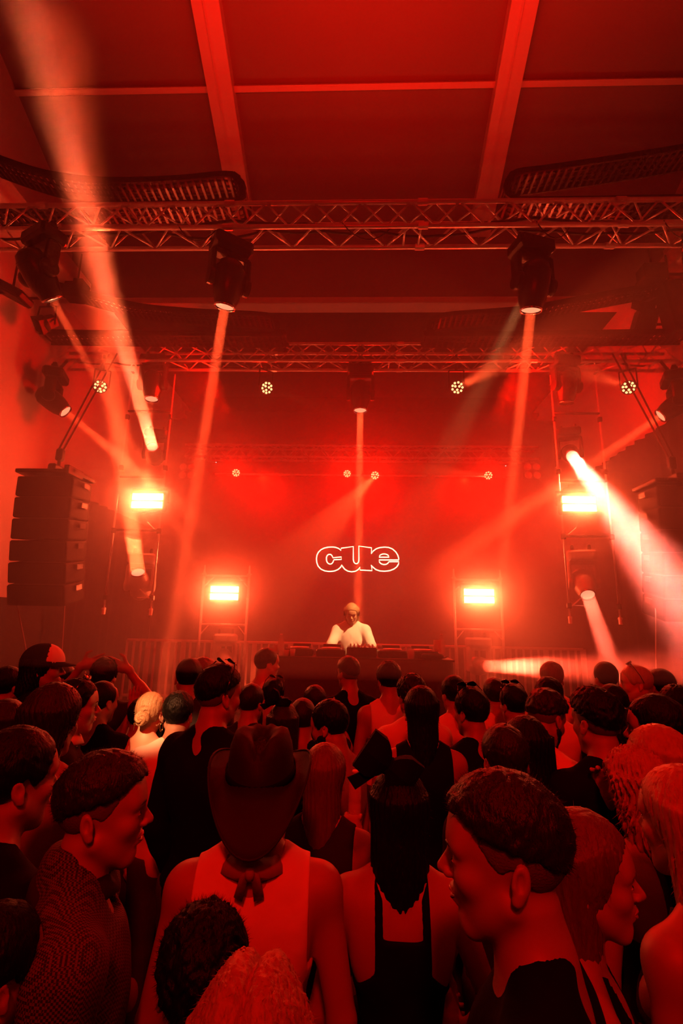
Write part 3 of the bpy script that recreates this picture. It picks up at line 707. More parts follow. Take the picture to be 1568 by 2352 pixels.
def wob(x, y, z, f, ph):
    """cheap smooth noise, about -1..1"""
    a = np.sin(f*x+1.7*np.sin(f*.6*y+ph)+ph)*np.sin(f*1.1*y+1.3*np.sin(f*.7*z+2*ph))
    return a*np.sin(f*.9*z+1.5*np.sin(f*.8*x+3*ph)+ph)+.35*np.sin(2.1*f*x+ph)*np.sin(2.3*f*z+1.9*f*y)
def hand(F, T, curl=(.1, .1, .1, .1), thumb=.3, sp=1., side=1, sc=1.):
    """palm, four fingers of unequal length and a thumb. T: hand frame, z to the fingers, +y the palm side, x to the thumb"""
    F.ell((0, 0, .045), (.043*sc, .017*sc, .052*sc), T, k=.012, m=.03)
    F.cap((0, 0, -.02), (0, 0, .03), .026*sc, .03*sc, T, k=.02, m=.03)
    for i, (x, L) in enumerate(((.031, .074), (.011, .084), (-.010, .078), (-.030, .060))):
        x *= side; c = curl[i]*1.5; p = V((x, 0, .085)); ang = c; fan = x*3*sp
        for seg, (fr, r0, r1) in enumerate(((.45, .0098, .0092), (.30, .0092, .0086), (.25, .0086, .0072))):
            d = V((sin(fan)*cos(ang), sin(ang), cos(ang)*cos(fan))); q = p+d*L*fr*1.05
            F.cap(p, q, r0, r1, T, k=.004, m=.02); p = q; ang += c*.95
    p = V((.030*side, .006, .02)); q = V(((.058+.02*thumb)*side, .016+.01*(1-thumb), .052)); r = q+V((.010*side*(thumb*2-1)*1.3, .008*(1-thumb), .032))
    F.cap(p, q, .014, .0115, T, k=.012, m=.02); F.cap(q, r, .0108, .0088, T, k=.004, m=.02)
def frame(z, y):
    z = V(z).normalized(); y = V(y); y = (y-z*y.dot(z)).normalized(); x = y.cross(z); return Mx((x, y, z)).transposed()
def head_prims(F, T, beard=0):
    F.ell((0, -.010, .037), (.072, .090, .084), T, k=.02)
    F.ell((0, .032, -.030), (.059, .060, .078), T, k=.03)
    F.cap((0, .066, -.090), (0, .062, -.096), .020, .022, T, k=.02)
    for s in (-1, 1):
        F.cap((s*.056, .000, -.045), (s*.018, .060, -.097), .016, .015, T, k=.025)
        F.ell((s*.040, .060, -.020), (.022, .022, .022), T, k=.02)
        F.cap((s*.012, .084, .024), (s*.044, .072, .024), .010, .010, T, k=.012)
    F.ell((0, .062, .045), (.055, .034, .045), T, k=.03)
    for s in (-1, 1): F.ell((s*.031, .096, .002), (.017, .015, .011), T, k=.012, mode='s')
    for s in (-1, 1): F.ell((s*.031, .0755, .002), (.0150, .0128, .0118), T, k=.004)
    F.cap((0, .086, .014), (0, .110, -.023), .0075, .0105, T, k=.010)
    for s in (-1, 1): F.ell((s*.0115, .099, -.028), (.008, .009, .007), T, k=.006)
    F.cap((-.019, .084, -.052), (.019, .084, -.052), .0075, .0075, T, k=.006); F.ell((0, .092, -.051), (.016, .008, .006), T, k=.006)
    F.cap((-.015, .083, -.065), (.015, .083, -.065), .0078, .0078, T, k=.006); F.ell((0, .091, -.066), (.013, .007, .006), T, k=.006)
    for s in (-1, 1):
        TE = T @ Mx.Translation((s*.076, -.022, -.002)) @ Mx.Rotation(rad(-s*22), 4, 'Z') @ Mx.Rotation(rad(10), 4, 'X')
        F.ell((0, 0, 0), (.0078, .0155, .0265), TE, k=.006); F.ell((s*.0095, .003, .003), (.0095, .0085, .016), TE, k=.002, mode='s')
        F.ell((0, .004, -.025), (.006, .009, .009), TE, k=.006)
ZMIN_SHORT = ([-.14, -.075, -.045, -.028, -.012, .004, .020, .045, .060, .078, .10, .13], [-.078, -.068, -.045, -.01, .022, .020, -.004, .020, .052, .072, .082, .09])
ZMIN_FADE = ([-.14, -.09, -.05, .0, .03, .05, .07, .10, .13], [-.012, .0, .026, .046, .052, .060, .074, .082, .086])
ZMIN_STUB = ([-.14, -.08, -.05, -.03, -.01, .01, .035, .05, .07, .10, .13], [-.066, -.056, -.035, -.01, .012, .0, .03, .052, .072, .082, .09])
ZMIN_LONG = ([-.14, -.02, .02, .045, .065, .085, .13], [-.5, -.5, -.10, .02, .055, .078, .09])
def hair(style, T, step, seed, root, name='hair', m='hair_black', s=1., fuzz=250):
    """style: dict(t_low, t_top, zmin, amp, f, len, wid, bun, tie ...)"""
    L = style.get('len', 0); tt = style.get('t_top', .02); tl = style.get('t_low', .004)
    lim = .125+tt; zl = -.1-L
    A = [axis((-lim, lim, step)), axis((-.125-tt-style.get('bun', 0)*.9-style.get('tail', 0)*.3, .118+tt, step)), axis((-.12, .135+tt+style.get('up', 0), step)) if not L else axis((zl, .135+tt, step*1.25))]
    F = Field(*A); x, y, z = np.meshgrid(*F.a, indexing='ij', sparse=True)
    zc = z-.037; th = tl+(tt-tl)*np.clip((z+.03)/.11, 0, 1)**.8
    th = th+style.get('quiff', 0)*np.clip((y-.0)/.09, 0, 1)*np.clip((z-.05)/.05, 0, 1)+style.get('back', 0)*np.clip((-y)/.09, 0, 1)
    th = th*(1-.45*np.clip((-y)/.1, 0, 1)); r = np.sqrt((x/.074)**2+((y+.010)/.092)**2+(zc/.086)**2); mean = .086
    d = (r-1)*mean-th
    f = style.get('f', 90); amp = style.get('amp', .003)
    if not L:
        zz, yy = style.get('zmin', ZMIN_SHORT)[::-1]; cut = (np.interp(y.ravel(), yy, zz).reshape(y.shape)-z)*.8
        d = np.maximum(d, cut+amp*.4*wob(x, y, z, f*1.5, seed))
        d = d+amp*wob(x, y, z, f, seed)*np.clip((th-.001)/.008, 0, 1)
    else:
        w = style.get('wid', .10); zz, yy = ZMIN_LONG[::-1]
        if style.get('part', 0): yy = yy
        cut = (np.interp(y.ravel(), yy, zz).reshape(y.shape)-z)*.8
        d = np.maximum(d, cut)
        tz = np.clip((-z)/(L+.1), 0, 1)
        cyy = -.035-style.get('flow', .03)*tz; wx = w*(1-style.get('taper', .25)*tz**2)*np.clip((z-zl)/.04, .15, 1)**.5; wy = (.075-.02*tz)*np.clip((z-zl)/.05, .2, 1)**.5
        sx = style.get('sweep', 0)*tz
        dr = (np.sqrt(((x-sx)/wx)**2+((y-cyy)/wy)**2)-1)*np.minimum(wx, wy)
        dr = np.maximum(dr, z-.06); dr = np.maximum(dr, zl+.01-z+.01*np.sin(60*x+seed))
        dr = np.maximum(dr, (y-.02-style.get('fwd', 0)*tz))
        k = .03; h = np.clip(.5+.5*(dr-d)/k, 0, 1); d = dr*(1-h)+d*h-k*h*(1-h)
        an = np.arctan2(x-sx, -(y-.0))
        wv = style.get('wave', .3)
        d = d+amp*(np.sin(an*38+wv*6*np.sin(z*28+seed)+seed)+.6*np.sin(an*57+wv*9*np.sin(z*19+2*seed)))
        if style.get('part'): d = d+.010*np.exp(-(x/.006)**2)*np.clip((z-.05)/.04, 0, 1)-.010*np.exp(-((np.abs(x)-.03)/.02)**2)*np.clip((z-.05)/.04, 0, 1)
        if amp > .005: d = d+amp*.8*wob(x, y, z, f, seed)
        d = np.maximum(d, -(np.sqrt((x/.062)**2+((y-.075)/.06)**2+((z+.03)/.09)**2)-1)*.06)
    F.D[:] = d
    if style.get('bun'):
        F.ell((0, -.115, style.get('bz', .02)), (.042, .035, .042), k=.01, m=.03)
        sl, X = F.sub((-.06, -.18, -.05), (.06, -.07, .08)); bx, by, bz_ = X
        an = np.arctan2(bz_-style.get('bz', .02), bx); rr = np.sqrt(bx**2+(bz_-style.get('bz', .02))**2)
        F.D[sl] += .004*np.sin(an*3+rr*260)*(by < -.10)
        F.D[:] += .0012*np.sin(x*330+6*z)*(y > -.10)
    if style.get('tail'):
        F.cap((0, -.10, .03), (0, -.13, -.02), .03, .03, k=.02); 
    vs_, fs = F.mesh()
    tris = None
    if fuzz and len(vs_):
        rg = np.random.RandomState(int(seed*100) % 99991); ids = rg.randint(0, len(vs_), fuzz); c = np.array((0, -.012, .037)) if not L else np.array((0, -.03, 0))
        P = vs_[ids]; N = P-c
        if L: N[:, 2] *= .3
        N /= np.linalg.norm(N, axis=1)[:, None]+1e-6
        ln = style.get('fz', .012)*.62*(.4+rg.rand(fuzz)); D_ = N+rg.randn(fuzz, 3)*.6
        if L: D_[:, 2] -= 1.6; ln *= 2.
        D_ /= np.linalg.norm(D_, axis=1)[:, None]
        W = np.cross(D_, rg.randn(fuzz, 3)); W /= np.linalg.norm(W, axis=1)[:, None]
        tip = P+D_*ln[:, None]+N*.002; a, b_ = P+W*.0006-N*.003, P-W*.0006-N*.003
        n0 = len(vs_); vs_ = np.concatenate([vs_, a, b_, tip]); tris = np.stack([n0+np.arange(fuzz), n0+fuzz+np.arange(fuzz), n0+2*fuzz+np.arange(fuzz)], 1)
    Tm = np.array(T); vs_ = (vs_ @ Tm[:3, :3].T+Tm[:3, 3])*s
    return np_mesh(name, vs_, fs, m, root, tris)
HS = dict(
    short=dict(t_low=.003, t_top=.017, amp=.003, f=110, zmin=ZMIN_SHORT),
    crop=dict(t_low=.0015, t_top=.013, amp=.0015, f=140, zmin=ZMIN_SHORT, fz=.006),
    buzz=dict(t_low=.0015, t_top=.006, amp=.0008, f=150, zmin=ZMIN_SHORT, fz=.004),
    fade=dict(t_low=.001, t_top=.019, amp=.003, f=110, zmin=ZMIN_FADE, quiff=.008, fz=.012),
    curly=dict(t_low=.006, t_top=.026, amp=.0065, f=120, zmin=ZMIN_SHORT, fz=.018),
    curlytop=dict(t_low=.002, t_top=.024, amp=.006, f=120, zmin=ZMIN_FADE, quiff=.012, fz=.016),
    shaggy=dict(t_low=.02, t_top=.032, amp=.005, f=70, zmin=([-.14, -.03, .03, .05, .075, .10, .13], [-.12, -.10, -.06, .02, .045, .06, .07]), fz=.02),
    mullet=dict(t_low=.012, t_top=.026, amp=.0022, f=80, len=.06, wid=.088, wave=.8, taper=.2, fz=.018),
    long=dict(t_low=.008, t_top=.016, amp=.0018, len=.34, wid=.10, wave=.15, fz=.012),
    wavy=dict(t_low=.012, t_top=.024, amp=.004, f=60, len=.26, wid=.115, wave=1., fz=.02),
    undercap=dict(t_low=.002, t_top=.002, amp=.003, f=60, len=.07, wid=.092, wave=1., fz=.02),
    bob=dict(t_low=.010, t_top=.018, amp=.002, len=.10, wid=.098, wave=.3, fz=.012, taper=0),
    bun=dict(t_low=.004, t_top=.012, amp=.001, f=160, zmin=([-.14, -.06, -.03, .0, .04, .06, .08, .13], [-.075, -.07, -.03, .01, .03, .06, .08, .085]), bun=.05, bz=.0, fz=.012),
)
# arms: (elbow, wrist, hand z direction, palm direction, curls, thumb)
DOWN = lambda s: ((s*.235, -.02, 1.13), (s*.225, .09, .905), (s*-.05, .25, -1), (-s, 0, 0), (.35, .4, .45, .5), .4)
def person(px, py, hp, yaw, label, hr='short', hm_='hair_black', top='tee', tc='cloth_black', skin='skin', hyaw=0, pitch=0, roll=0, arms=None,
           fem=0, near=0, extras=(), legs='denim', beard=0, s_fix=None, group=None, d_fix=None, seed=None, wid=1., loc=None, H=None, floor=0., fuzz=None):
    seed = seed if seed is not None else (px*.37+py*.11) % 17+.3
    r_ = ray(px, py)
    if loc is None:
        d = (2.05/1.635)/max(.02, hp/(FPX*.26)-r_.z/1.635)
        s = hp*d/(FPX*.26)
        s0 = s; s = min(max(s, .93), 1.08)
        if s_fix: s = s_fix
        if s != s0: d = .5*(d+FPX*.26*s/hp) if not d_fix else d
        if d_fix: d = d_fix; s = (CAM+r_*d).z/1.635 if not s_fix else s_fix
        c = CAM+r_*d; s = c.z/1.635
    else:
        c = V(loc); s = H/1.75; s0 = s; d = (c-CAM).dot(CF)
    # root below the head
    root = empty('person', (c.x, c.y, floor), label, 'person', group, rad(yaw))
    hc = V((0, .02, 1.635)) if loc is None else V((0, .02, 1.635))
    # the head sits over the root in x, a bit forward of it
    off = Mx.Rotation(rad(yaw), 3, 'Z') @ V((0, .02*s, 0)); root.location = (c.x-off.x, c.y-off.y, floor)
    if loc is not None: root.location = (c.x, c.y, floor)
    T = Mx.Translation(hc) @ Mx.Rotation(rad(hyaw), 4, 'Z') @ Mx.Rotation(rad(pitch), 4, 'X') @ Mx.Rotation(rad(roll), 4, 'Y')
    pf = V((0, 0, -.10)); T = Mx.Translation(hc+pf) @ (Mx.Translation(-hc) @ T) @ Mx.Translation(-pf)
    hcw = T @ V((0, 0, 0))
    near_ = near
    st = .0034 if near_ >= 2 else (.0055 if near_ == 1 else .0075)
    cs = .014 if near_ else .018
    arms = arms or {}
    wd = (.92 if fem else 1.)*wid
    # joints
    J = {}
    for sd in (-1, 1):
        a = arms.get(sd) or DOWN(sd)
        J[sd] = a
    xs = [(-.36, .36, cs), (-.095+hcw.x, .095+hcw.x, st)]; ys = [(-.22, .26, cs), (-.12+hcw.y, .125+hcw.y, st)]; zs = [(0., 1.78, cs), (1.49, 1.775, st)]
    hs = .006 if (near_ or arms) else .009
    for sd in (-1, 1):
        e, w_, hz_, pl, cu, tb = J[sd][:6]; w3 = V(w_); h3 = w3+V(hz_).normalized()*.1
        raised = w_[2] > 1.15
        fs_ = hs if raised else .009
        for k, S_ in ((0, xs), (1, ys), (2, zs)):
            lo, hi = min(w3[k], h3[k])-.075, max(w3[k], h3[k])+.075
            S_.append((lo, hi, fs_))
            S_[0] = (min(S_[0][0], lo-.02, e[k]-.09), max(S_[0][1], hi+.02, e[k]+.09), cs)
    F = Field(axis(*xs), axis(*ys), axis(*zs))
    ch = .105
    def torso(F, g=0., arms_to=0., sleeve=.5, sk=1.):
        F.ell((0, .0, 1.28), (.150*wd+g, ch+g, .19+g), k=.05, m=.08); F.ell((0, .005, 1.09), ((.118 if fem else .130)*wd+g, .092+g, .15+g), k=.06, m=.08)
        F.ell((0, .0, .94), (.155*wd+g*(2.6 if g else 1), .108+g*(2.2 if g else 1), .115+g), k=.06, m=.08)
        if fem:
            for q in (-1, 1): F.ell((q*.062, .085, 1.27), (.055+g, .045+g, .055+g), k=.03)
        for q in (-1, 1):
            F.cap((q*.03, -.02, 1.50), (q*.145*wd, -.012, 1.42), .040+g, .050+g, k=.05, m=.08)
            F.ell((q*.172*wd, -.005, 1.405), (.056+g, .056+g, .060+g), k=.04, m=.08)
            F.ell((q*.07, -.06, 1.33), (.08+g, .05+g, .12+g), k=.05, m=.08)
    def armcaps(F, g=0., to=2., k=.03):
        for q in (-1, 1):
            e, w_, *_ = J[q]; sh = V((q*.178*wd, -.005, 1.405)); e = V(e); w3 = V(w_); ar = .9 if fem else 1.05
            t1 = min(1., to)
            F.cap(sh, sh.lerp(e, t1), .045*ar+g, (.045+(.034-.045)*t1)*ar+g, k=k, m=.06)
            if t1 >= 1:
                t2 = min(1., to-1)
                if t2 > 0: F.cap(e, e.lerp(w3, t2), .034*ar+g, (.034+(.023-.034)*t2)*ar+g, k=.012, m=.06); F.cap(e.lerp(w3, .1*t2), e.lerp(w3, .4*t2), .033*ar+g, .033*ar+g, k=.02)
    torso(F); armcaps(F)
    for q in (-1, 1):
        F.cap((q*.085, 0, .93), (q*.10, .015, .50), .085, .052, k=.05, m=.08); F.cap((q*.10, .015, .50), (q*.105, -.02, .09), .053, .036, k=.03, m=.06)
        F.ell((q*.103, -.03, .36), (.05, .055, .11), k=.03); F.cap((q*.105, -.03, .05), (q*.12, .15, .035), .040, .030, k=.03)
    F.cap(T @ V((0, -.022, -.065)), (0, -.02, 1.44), .049 if fem else .056, .060 if fem else .068, k=.03, m=.06)
    head_prims(F, T)
    for q in (-1, 1):
        e, w_, hz_, pl, cu, tb = J[q][:6]; R = frame(hz_, pl); TH_ = Mx.Translation(V(w_)) @ R.to_4x4()
        thx = (R @ V((1, 0, 0))); side_ = 1
        hand(F, TH_, cu, tb, 1., J[q][6] if len(J[q]) > 6 else (1 if q < 0 else -1)*(-1 if w_[2] < 1.15 else 1), .95)
    vs_, fs = F.mesh(); body = np_mesh('body', vs_*s, fs, skin, root)
    # clothes
    cst = .006 if near_ >= 2 else .008 if near_ else .012
    def cloth(name, m, fn, z0, z1, xr=.33, post=None, st_=None):
        q = st_ or cst; lo = [-xr, -.2]; hi = [xr, .22]
        for sd in (-1, 1):
            for p in (J[sd][0], J[sd][1]):
                for k in (0, 1): lo[k] = min(lo[k], p[k]-.07); hi[k] = max(hi[k], p[k]+.07)
                z1 = max(z1, p[2]+.07) if name in ('shirt', 'jacket') else z1
        G = Field(axis((lo[0], hi[0], q)), axis((lo[1], hi[1], q)), axis((z0, z1, q))); fn(G)
        x, y, z = np.meshgrid(*G.a, indexing='ij', sparse=True)
        G.D += .0035*wob(x, y, z, 22, seed)+.0008*wob(x, y, z, 55, seed*2)
        if post: post(G, x, y, z)
        v_, f_ = G.mesh(); return np_mesh(name, v_*s, f_, m, root)
    if top in ('tee', 'long', 'jacket', 'baggy'):
        g = {'tee': .009, 'long': .011, 'jacket': .018, 'baggy': .02}[top]; to = {'tee': .62, 'long': 1.92, 'jacket': 1.94, 'baggy': .8}[top]
        def f1(G):
            torso(G, g); armcaps(G, g+.006, to)
            if top == 'jacket': G.cap((0, -.035, 1.49), (0, -.03, 1.53), .068, .066, k=.02)
        def p1_(G, x, y, z):
            nk = np.sqrt((x/.076)**2+((y-.015)/.078)**2+((z-1.56)/(.075+.02*(y > .03)))**2)-1
            if top == 'jacket': nk = np.sqrt((x/.060)**2+((y-.02)/.07)**2)-1+np.where(z < 1.42, 5., 0)
            G.D[:] = np.maximum(G.D, -nk*.07); G.D[:] = np.maximum(G.D, .88-z)
        cloth('jacket' if top == 'jacket' else 'shirt', tc, f1, .84, 1.58, post=p1_)
    elif top in ('tank', 'singlet', 'strap'):
        def f1(G): torso(G, .008)
        def p1_(G, x, y, z):
            w2 = {'tank': .145, 'singlet': .115, 'strap': .085}[top]*wd
            a = np.abs(x)
            # open neck scoop and arm holes
            nk = np.sqrt((x/.085)**2+((z-1.56)/(.15 if top != 'tank' else .10))**2)-1
            G.D[:] = np.maximum(G.D, -nk*.08)
            lim = np.where(z > 1.28, w2, w2+(1.28-z)*1.1)
            G.D[:] = np.maximum(G.D, a-lim); G.D[:] = np.maximum(G.D, .88-z)
            if top == 'strap':
                G.D[:] = np.maximum(G.D, np.where(z > 1.36, np.maximum(.055-a, a-.085), -1))
        cloth('shirt', tc, f1, .84, 1.58, post=p1_, st_=min(cst, .009))
    def f2(G):
        G.ell((0, .0, .94), (.168*wd, .122, .13), k=.06, m=.08)
        for q in (-1, 1): G.cap((q*.085, 0, .93), (q*.10, .015, .50), .102, .072, k=.05, m=.08); G.cap((q*.10, .005, .50), (q*.105, -.018, .10), .074, .058, k=.03, m=.06)
    def cl(G, x, y, z): G.D[:] = np.maximum(G.D, z-.97)
    G = Field(axis((-.28, .28, .018)), axis((-.2, .2, .018)), axis((.04, 1.02, .018))); f2(G)
    x, y, z = np.meshgrid(*G.a, indexing='ij', sparse=True); cl(G, x, y, z); v_, f_ = G.mesh(); np_mesh('trousers', v_*s, f_, legs, root)
    for q in (-1, 1):
        G = Field(axis((q*.11-.07, q*.11+.08, .012)), axis((-.1, .21, .012)), axis((-.0, .13, .012)))
        G.cap((q*.105, -.03, .055), (q*.12, .15, .040), .050, .040, k=.02); x, y, z = np.meshgrid(*G.a, indexing='ij', sparse=True); G.D[:] = np.maximum(G.D, .004-z)
        v_, f_ = G.mesh(); np_mesh('shoe', v_*s, f_, 'rubber', root)
    # hair, brows, eyes
    if hr:
        stl = dict(HS[hr]) if isinstance(hr, str) else dict(hr)
        if hr in ('fade', 'curlytop') : hair(dict(t_low=.0012, t_top=.002, amp=0, zmin=ZMIN_STUB), T, .0045 if near_ >= 2 else .0055 if near_ else .007, seed, root, 'hair_fade', 'stubble', s, fuzz=0)
        hair(stl, T, .0045 if near_ >= 2 else (.0055 if near_ == 1 else .008), seed, root, 'hair', hm_, s, fuzz=fuzz if fuzz is not None else (3000 if near_ >= 2 else 1200 if near_ == 1 else 350))
    tm = np.array(T)
    e_ = MB(); bw = MB(); pu = MB()
    for q in (-1, 1):
        e_.lathe([(0, -.0072), (.007, -.005), (.0122, 0), (.007, .005), (0, .0072)], 14, T @ Mx.Translation((q*.031, .0785, .001)), caps=False)
        pu.lathe([(0, .0), (.0042, -.0008), (.0045, -.003)], 10, T @ Mx.Translation((q*.031, .0908, .0010)) @ V((0, 1, 0)).to_track_quat('Z', 'Y').to_matrix().to_4x4(), caps=False)
        bw.path([T @ V(p) for p in ((q*.011, .0975, .0235), (q*.028, .0955, .0275), (q*.047, .085, .0235))], [.0032, .0042, .0022], 5)
    lp = MB(); lp.path([T @ V(p) for p in ((-.022, .088, -.056), (-.009, .0975, -.0515), (0, .0985, -.053), (.009, .0975, -.0515), (.022, .088, -.056))], [.001, .0032, .0030, .0032, .001], 6)
    lp.path([T @ V(p) for p in ((-.020, .088, -.058), (-.008, .0955, -.0635), (.008, .0955, -.0635), (.020, .088, -.058))], [.001, .0040, .0040, .001], 6)
    for mb, nm, m_ in ((lp, 'lips', 'lips'), (bw, 'eyebrows', hm_ if hm_ != 'hair_blond' else 'hair_light'), (e_, 'eyes', 'eye_white'), (pu, 'pupils', 'eye_dark')):
        np_mesh(nm, np.array(mb.v)*s, [f for f in mb.f if len(f) == 4], m_, root, tris=[f for f in mb.f if len(f) == 3] or None)
    if beard:
        G = Field(axis((-.085, .085, .005)), axis((-.06, .12, .005)), axis((-.14, .02, .005)))
        G.ell((0, .030, -.032), (.0615, .0625, .0815), k=.03); G.cap((0, .066, -.092), (0, .062, -.1), .022, .026, k=.02)
        for q in (-1, 1): G.cap((q*.058, .000, -.045), (q*.018, .060, -.10), .018, .018, k=.025)
        x, y, z = np.meshgrid(*G.a, indexing='ij', sparse=True)
        G.D[:] = np.maximum(G.D, z+.028-np.where(y < .03, .035, 0)*1.); G.D[:] = np.maximum(G.D, -(np.sqrt((x/.026)**2+((y-.09)/.03)**2+((z+.052)/.018)**2)-1)*.02)
        G.D += .0012*wob(x, y, z, 200, seed); v_, f_ = G.mesh(); v_ = v_ @ tm[:3, :3].T+tm[:3, 3]; np_mesh('beard', v_*s, f_, hm_, root)
    for ex in extras: ex(root, T, s, seed)
    PEOPLE.append((round(px), round(py), round(hp), round(d, 2), round(s0, 2), round(s, 2), round(c.x, 2), round(c.y, 2)))
    return root
PEOPLE = []
# worn things, given in the head's frame
def _mk(mb, name, m, root, s, smooth=True):
    return np_mesh(name, np.array([tuple(p) for p in mb.v])*s, [f for f in mb.f if len(f) == 4], m, root, tris=[t for f in mb.f if len(f) != 4 for t in [(f[0], f[i], f[i+1]) for i in range(1, len(f)-1)]] or None, smooth=smooth)
def sunglasses(up=1, m='glasses'):
    def fn(root, T, s, seed):
        Q = T @ (Mx.Translation((0, .005, .088)) @ Mx.Rotation(rad(48), 4, 'X') if up else Mx.Translation((0, .0, 0)))
        if up: Q = T @ Mx.Translation((0, -.008, .045)) @ Mx.Rotation(rad(55), 4, 'X') @ Mx.Translation((0, .012, .02))
        b = MB()
        for q in (-1, 1):
            P = [(q*(.034+.026*cos(a)), .101-.012*abs(cos(a) if q*cos(a) > 0 else 0), .002+.020*sin(a)) for a in np.linspace(0, 2*pi, 17)[:-1]]
            n = len(b.v); b.add([Q @ V(p) for p in P]+[Q @ V((p[0], p[1]-.003, p[2])) for p in P], [tuple(range(16))[::-1], tuple(range(16, 32))])
            b.path([Q @ V(p) for p in P], .0022, 5, closed=True)
            b.path([Q @ V(p) for p in ((q*.060, .092, .008), (q*.079, .06, .008), (q*.088, .0, .004), (q*.086, -.05, -.008))], .0028, 5)
        b.tube(Q @ V((-.010, .103, .008)), Q @ V((.010, .103, .008)), .002, 5)
        _mk(b, 'sunglasses', m, root, s)
    return fn
def cap_hat(front='cloth_white', m='cloth_black', back=0):
    def fn(root, T, s, seed):
        Q = T @ Mx.Rotation(pi if back else 0, 4, 'Z'); Q = Q @ Mx.Rotation(rad(-6), 4, 'X')
        G = Field(axis((-.1, .1, .006)), axis((-.13, .13, .006)), axis((.02, .17, .006)))
        G.ell((0, -.008, .045), (.090, .112, .100), k=.02); x, y, z = np.meshgrid(*G.a, indexing='ij', sparse=True); G.D[:] = np.maximum(G.D, .042+.0*y-z)
        G.D -= .0016*np.cos(np.arctan2(x, y+.008)*6)**8
        v_, f_ = G.mesh(); tm = np.array(Q); fr = (v_[f_].mean(1)[:, 1] > .015) & (v_[f_].mean(1)[:, 2] > .05)
        o = np_mesh('cap', (v_ @ tm[:3, :3].T+tm[:3, 3])*s, f_[~fr], m, root)
        np_mesh('cap_front_panel', (v_ @ tm[:3, :3].T+tm[:3, 3])*s, f_[fr], front, o)
        b = MB(); N = 14; P = []
        for a in np.linspace(rad(15), rad(165), N):
            for rr, zz in ((1, 0), (1.62, -.008)): P.append(Q @ V((.088*cos(a)*(1 if rr == 1 else 1.02), -.008+.108*sin(a)*(1 if rr == 1 else 1.62), .050+zz-abs(cos(a))*.012*(rr > 1))))
        n = len(P); P += [p+(Q.to_3x3() @ V((0, 0, -.004))) for p in P]
        b.add(P, [(2*i, 2*i+1, 2*i+3, 2*i+2) for i in range(N-1)]+[(n+2*i, n+2*i+2, n+2*i+3, n+2*i+1) for i in range(N-1)]+[(2*i+1, n+2*i+1, n+2*i+3, 2*i+3) for i in range(N-1)])
        p_ = _mk(b, 'cap_peak', m, o, s)
    return fn
def bow(size=.1, at=(0, -.07, .12), m='cloth_black', tilt=20, name='hair_bow', rz=0):
    def fn(root, T, s, seed):
        Q = T @ Mx.Translation(at) @ Mx.Rotation(rad(rz), 4, 'Z') @ Mx.Rotation(rad(tilt), 4, 'Y'); b = MB()
        for q in (-1, 1):
            P = []; n = 7
            for i in range(n):
                t = i/(n-1); h = size*(.22+.50*min(1, t*2.2)**.7); dep = .014+.012*sin(pi*t)
                P += [(q*size*t*1.05, -dep, -h), (q*size*t*1.05, -dep*1.5, 0), (q*size*t*1.05, -dep, h), (q*size*t*1.05, dep, h), (q*size*t*1.05, dep*1.5, 0), (q*size*t*1.05, dep, -h)]
            b.add([Q @ V(p) for p in P], [(6*i+j, 6*i+(j+1) % 6, 6*i+6+(j+1) % 6, 6*i+6+j) for i in range(n-1) for j in range(6)]+[tuple(6*(n-1)+j for j in (0, 1, 4, 5)), tuple(6*(n-1)+j for j in (1, 2, 3, 4))])
        b.lathe([(0, -.03), (.018, -.02), (.02, 0), (.018, .02), (0, .03)], 12, Q, caps=False)
        for q in (-1, 1): b.add([Q @ V(p) for p in ((0, -.012, 0), (q*.045, -.012, -size*1.3), (q*.085, -.012, -size*1.15), (q*.02, -.012, 0), (0, -.006, 0), (q*.045, -.006, -size*1.3), (q*.085, -.006, -size*1.15), (q*.02, -.006, 0))], [(0, 1, 2, 3), (7, 6, 5, 4), (0, 4, 5, 1), (1, 5, 6, 2), (2, 6, 7, 3)])
        _mk(b, name, m, root, s, False)
    return fn
def hoops(r=.028):
    def fn(root, T, s, seed):
        for q in (-1, 1):
            b = MB(); b.path([T @ V((q*.083+.004*q*sin(a), -.008+r*.5*sin(a), -.040-r+r*cos(a))) for a in np.linspace(0, 2*pi, 20)[:-1]], .002, 6, closed=True); _mk(b, 'hoop_earring', 'gold', root, s)
    return fn
def bandana(m='cloth_tan', knot=1):
    def fn(root, T, s, seed):
        b = MB(); N = 28; P = []
        for i in range(N):
            a = 2*pi*i/N; w = .012*sin(3*a)+.004*sin(7*a)
            P += [(.072*cos(a), -.02+.075*sin(a), 1.515+w*.6), (.090*cos(a), -.018+.090*sin(a), 1.500+w), (.098*cos(a), -.018+.098*sin(a), 1.478+w*.5), (.084*cos(a), -.02+.086*sin(a), 1.468)]
        b.add([V(p) for p in P], [(4*i+j, 4*((i+1) % N)+j, 4*((i+1) % N)+(j+1) % 4, 4*i+(j+1) % 4) for i in range(N) for j in range(4)])
        if knot:
            for q in (-1, 1): b.add([V(p) for p in ((0, -.118, 1.50), (q*.014, -.125, 1.435), (q*.036, -.12, 1.442), (q*.022, -.118, 1.49), (0, -.11, 1.50), (q*.014, -.115, 1.435), (q*.036, -.11, 1.442), (q*.022, -.108, 1.49))], [(0, 1, 2, 3), (7, 6, 5, 4), (0, 4, 5, 1), (1, 5, 6, 2), (2, 6, 7, 3)])
            b.lathe([(0, -.015), (.011, -.01), (.013, 0), (.011, .01), (0, .015)], 10, Mx.Translation((0, -.116, 1.49)), caps=False)
        _mk(b, 'bandana', m, root, s)
    return fn
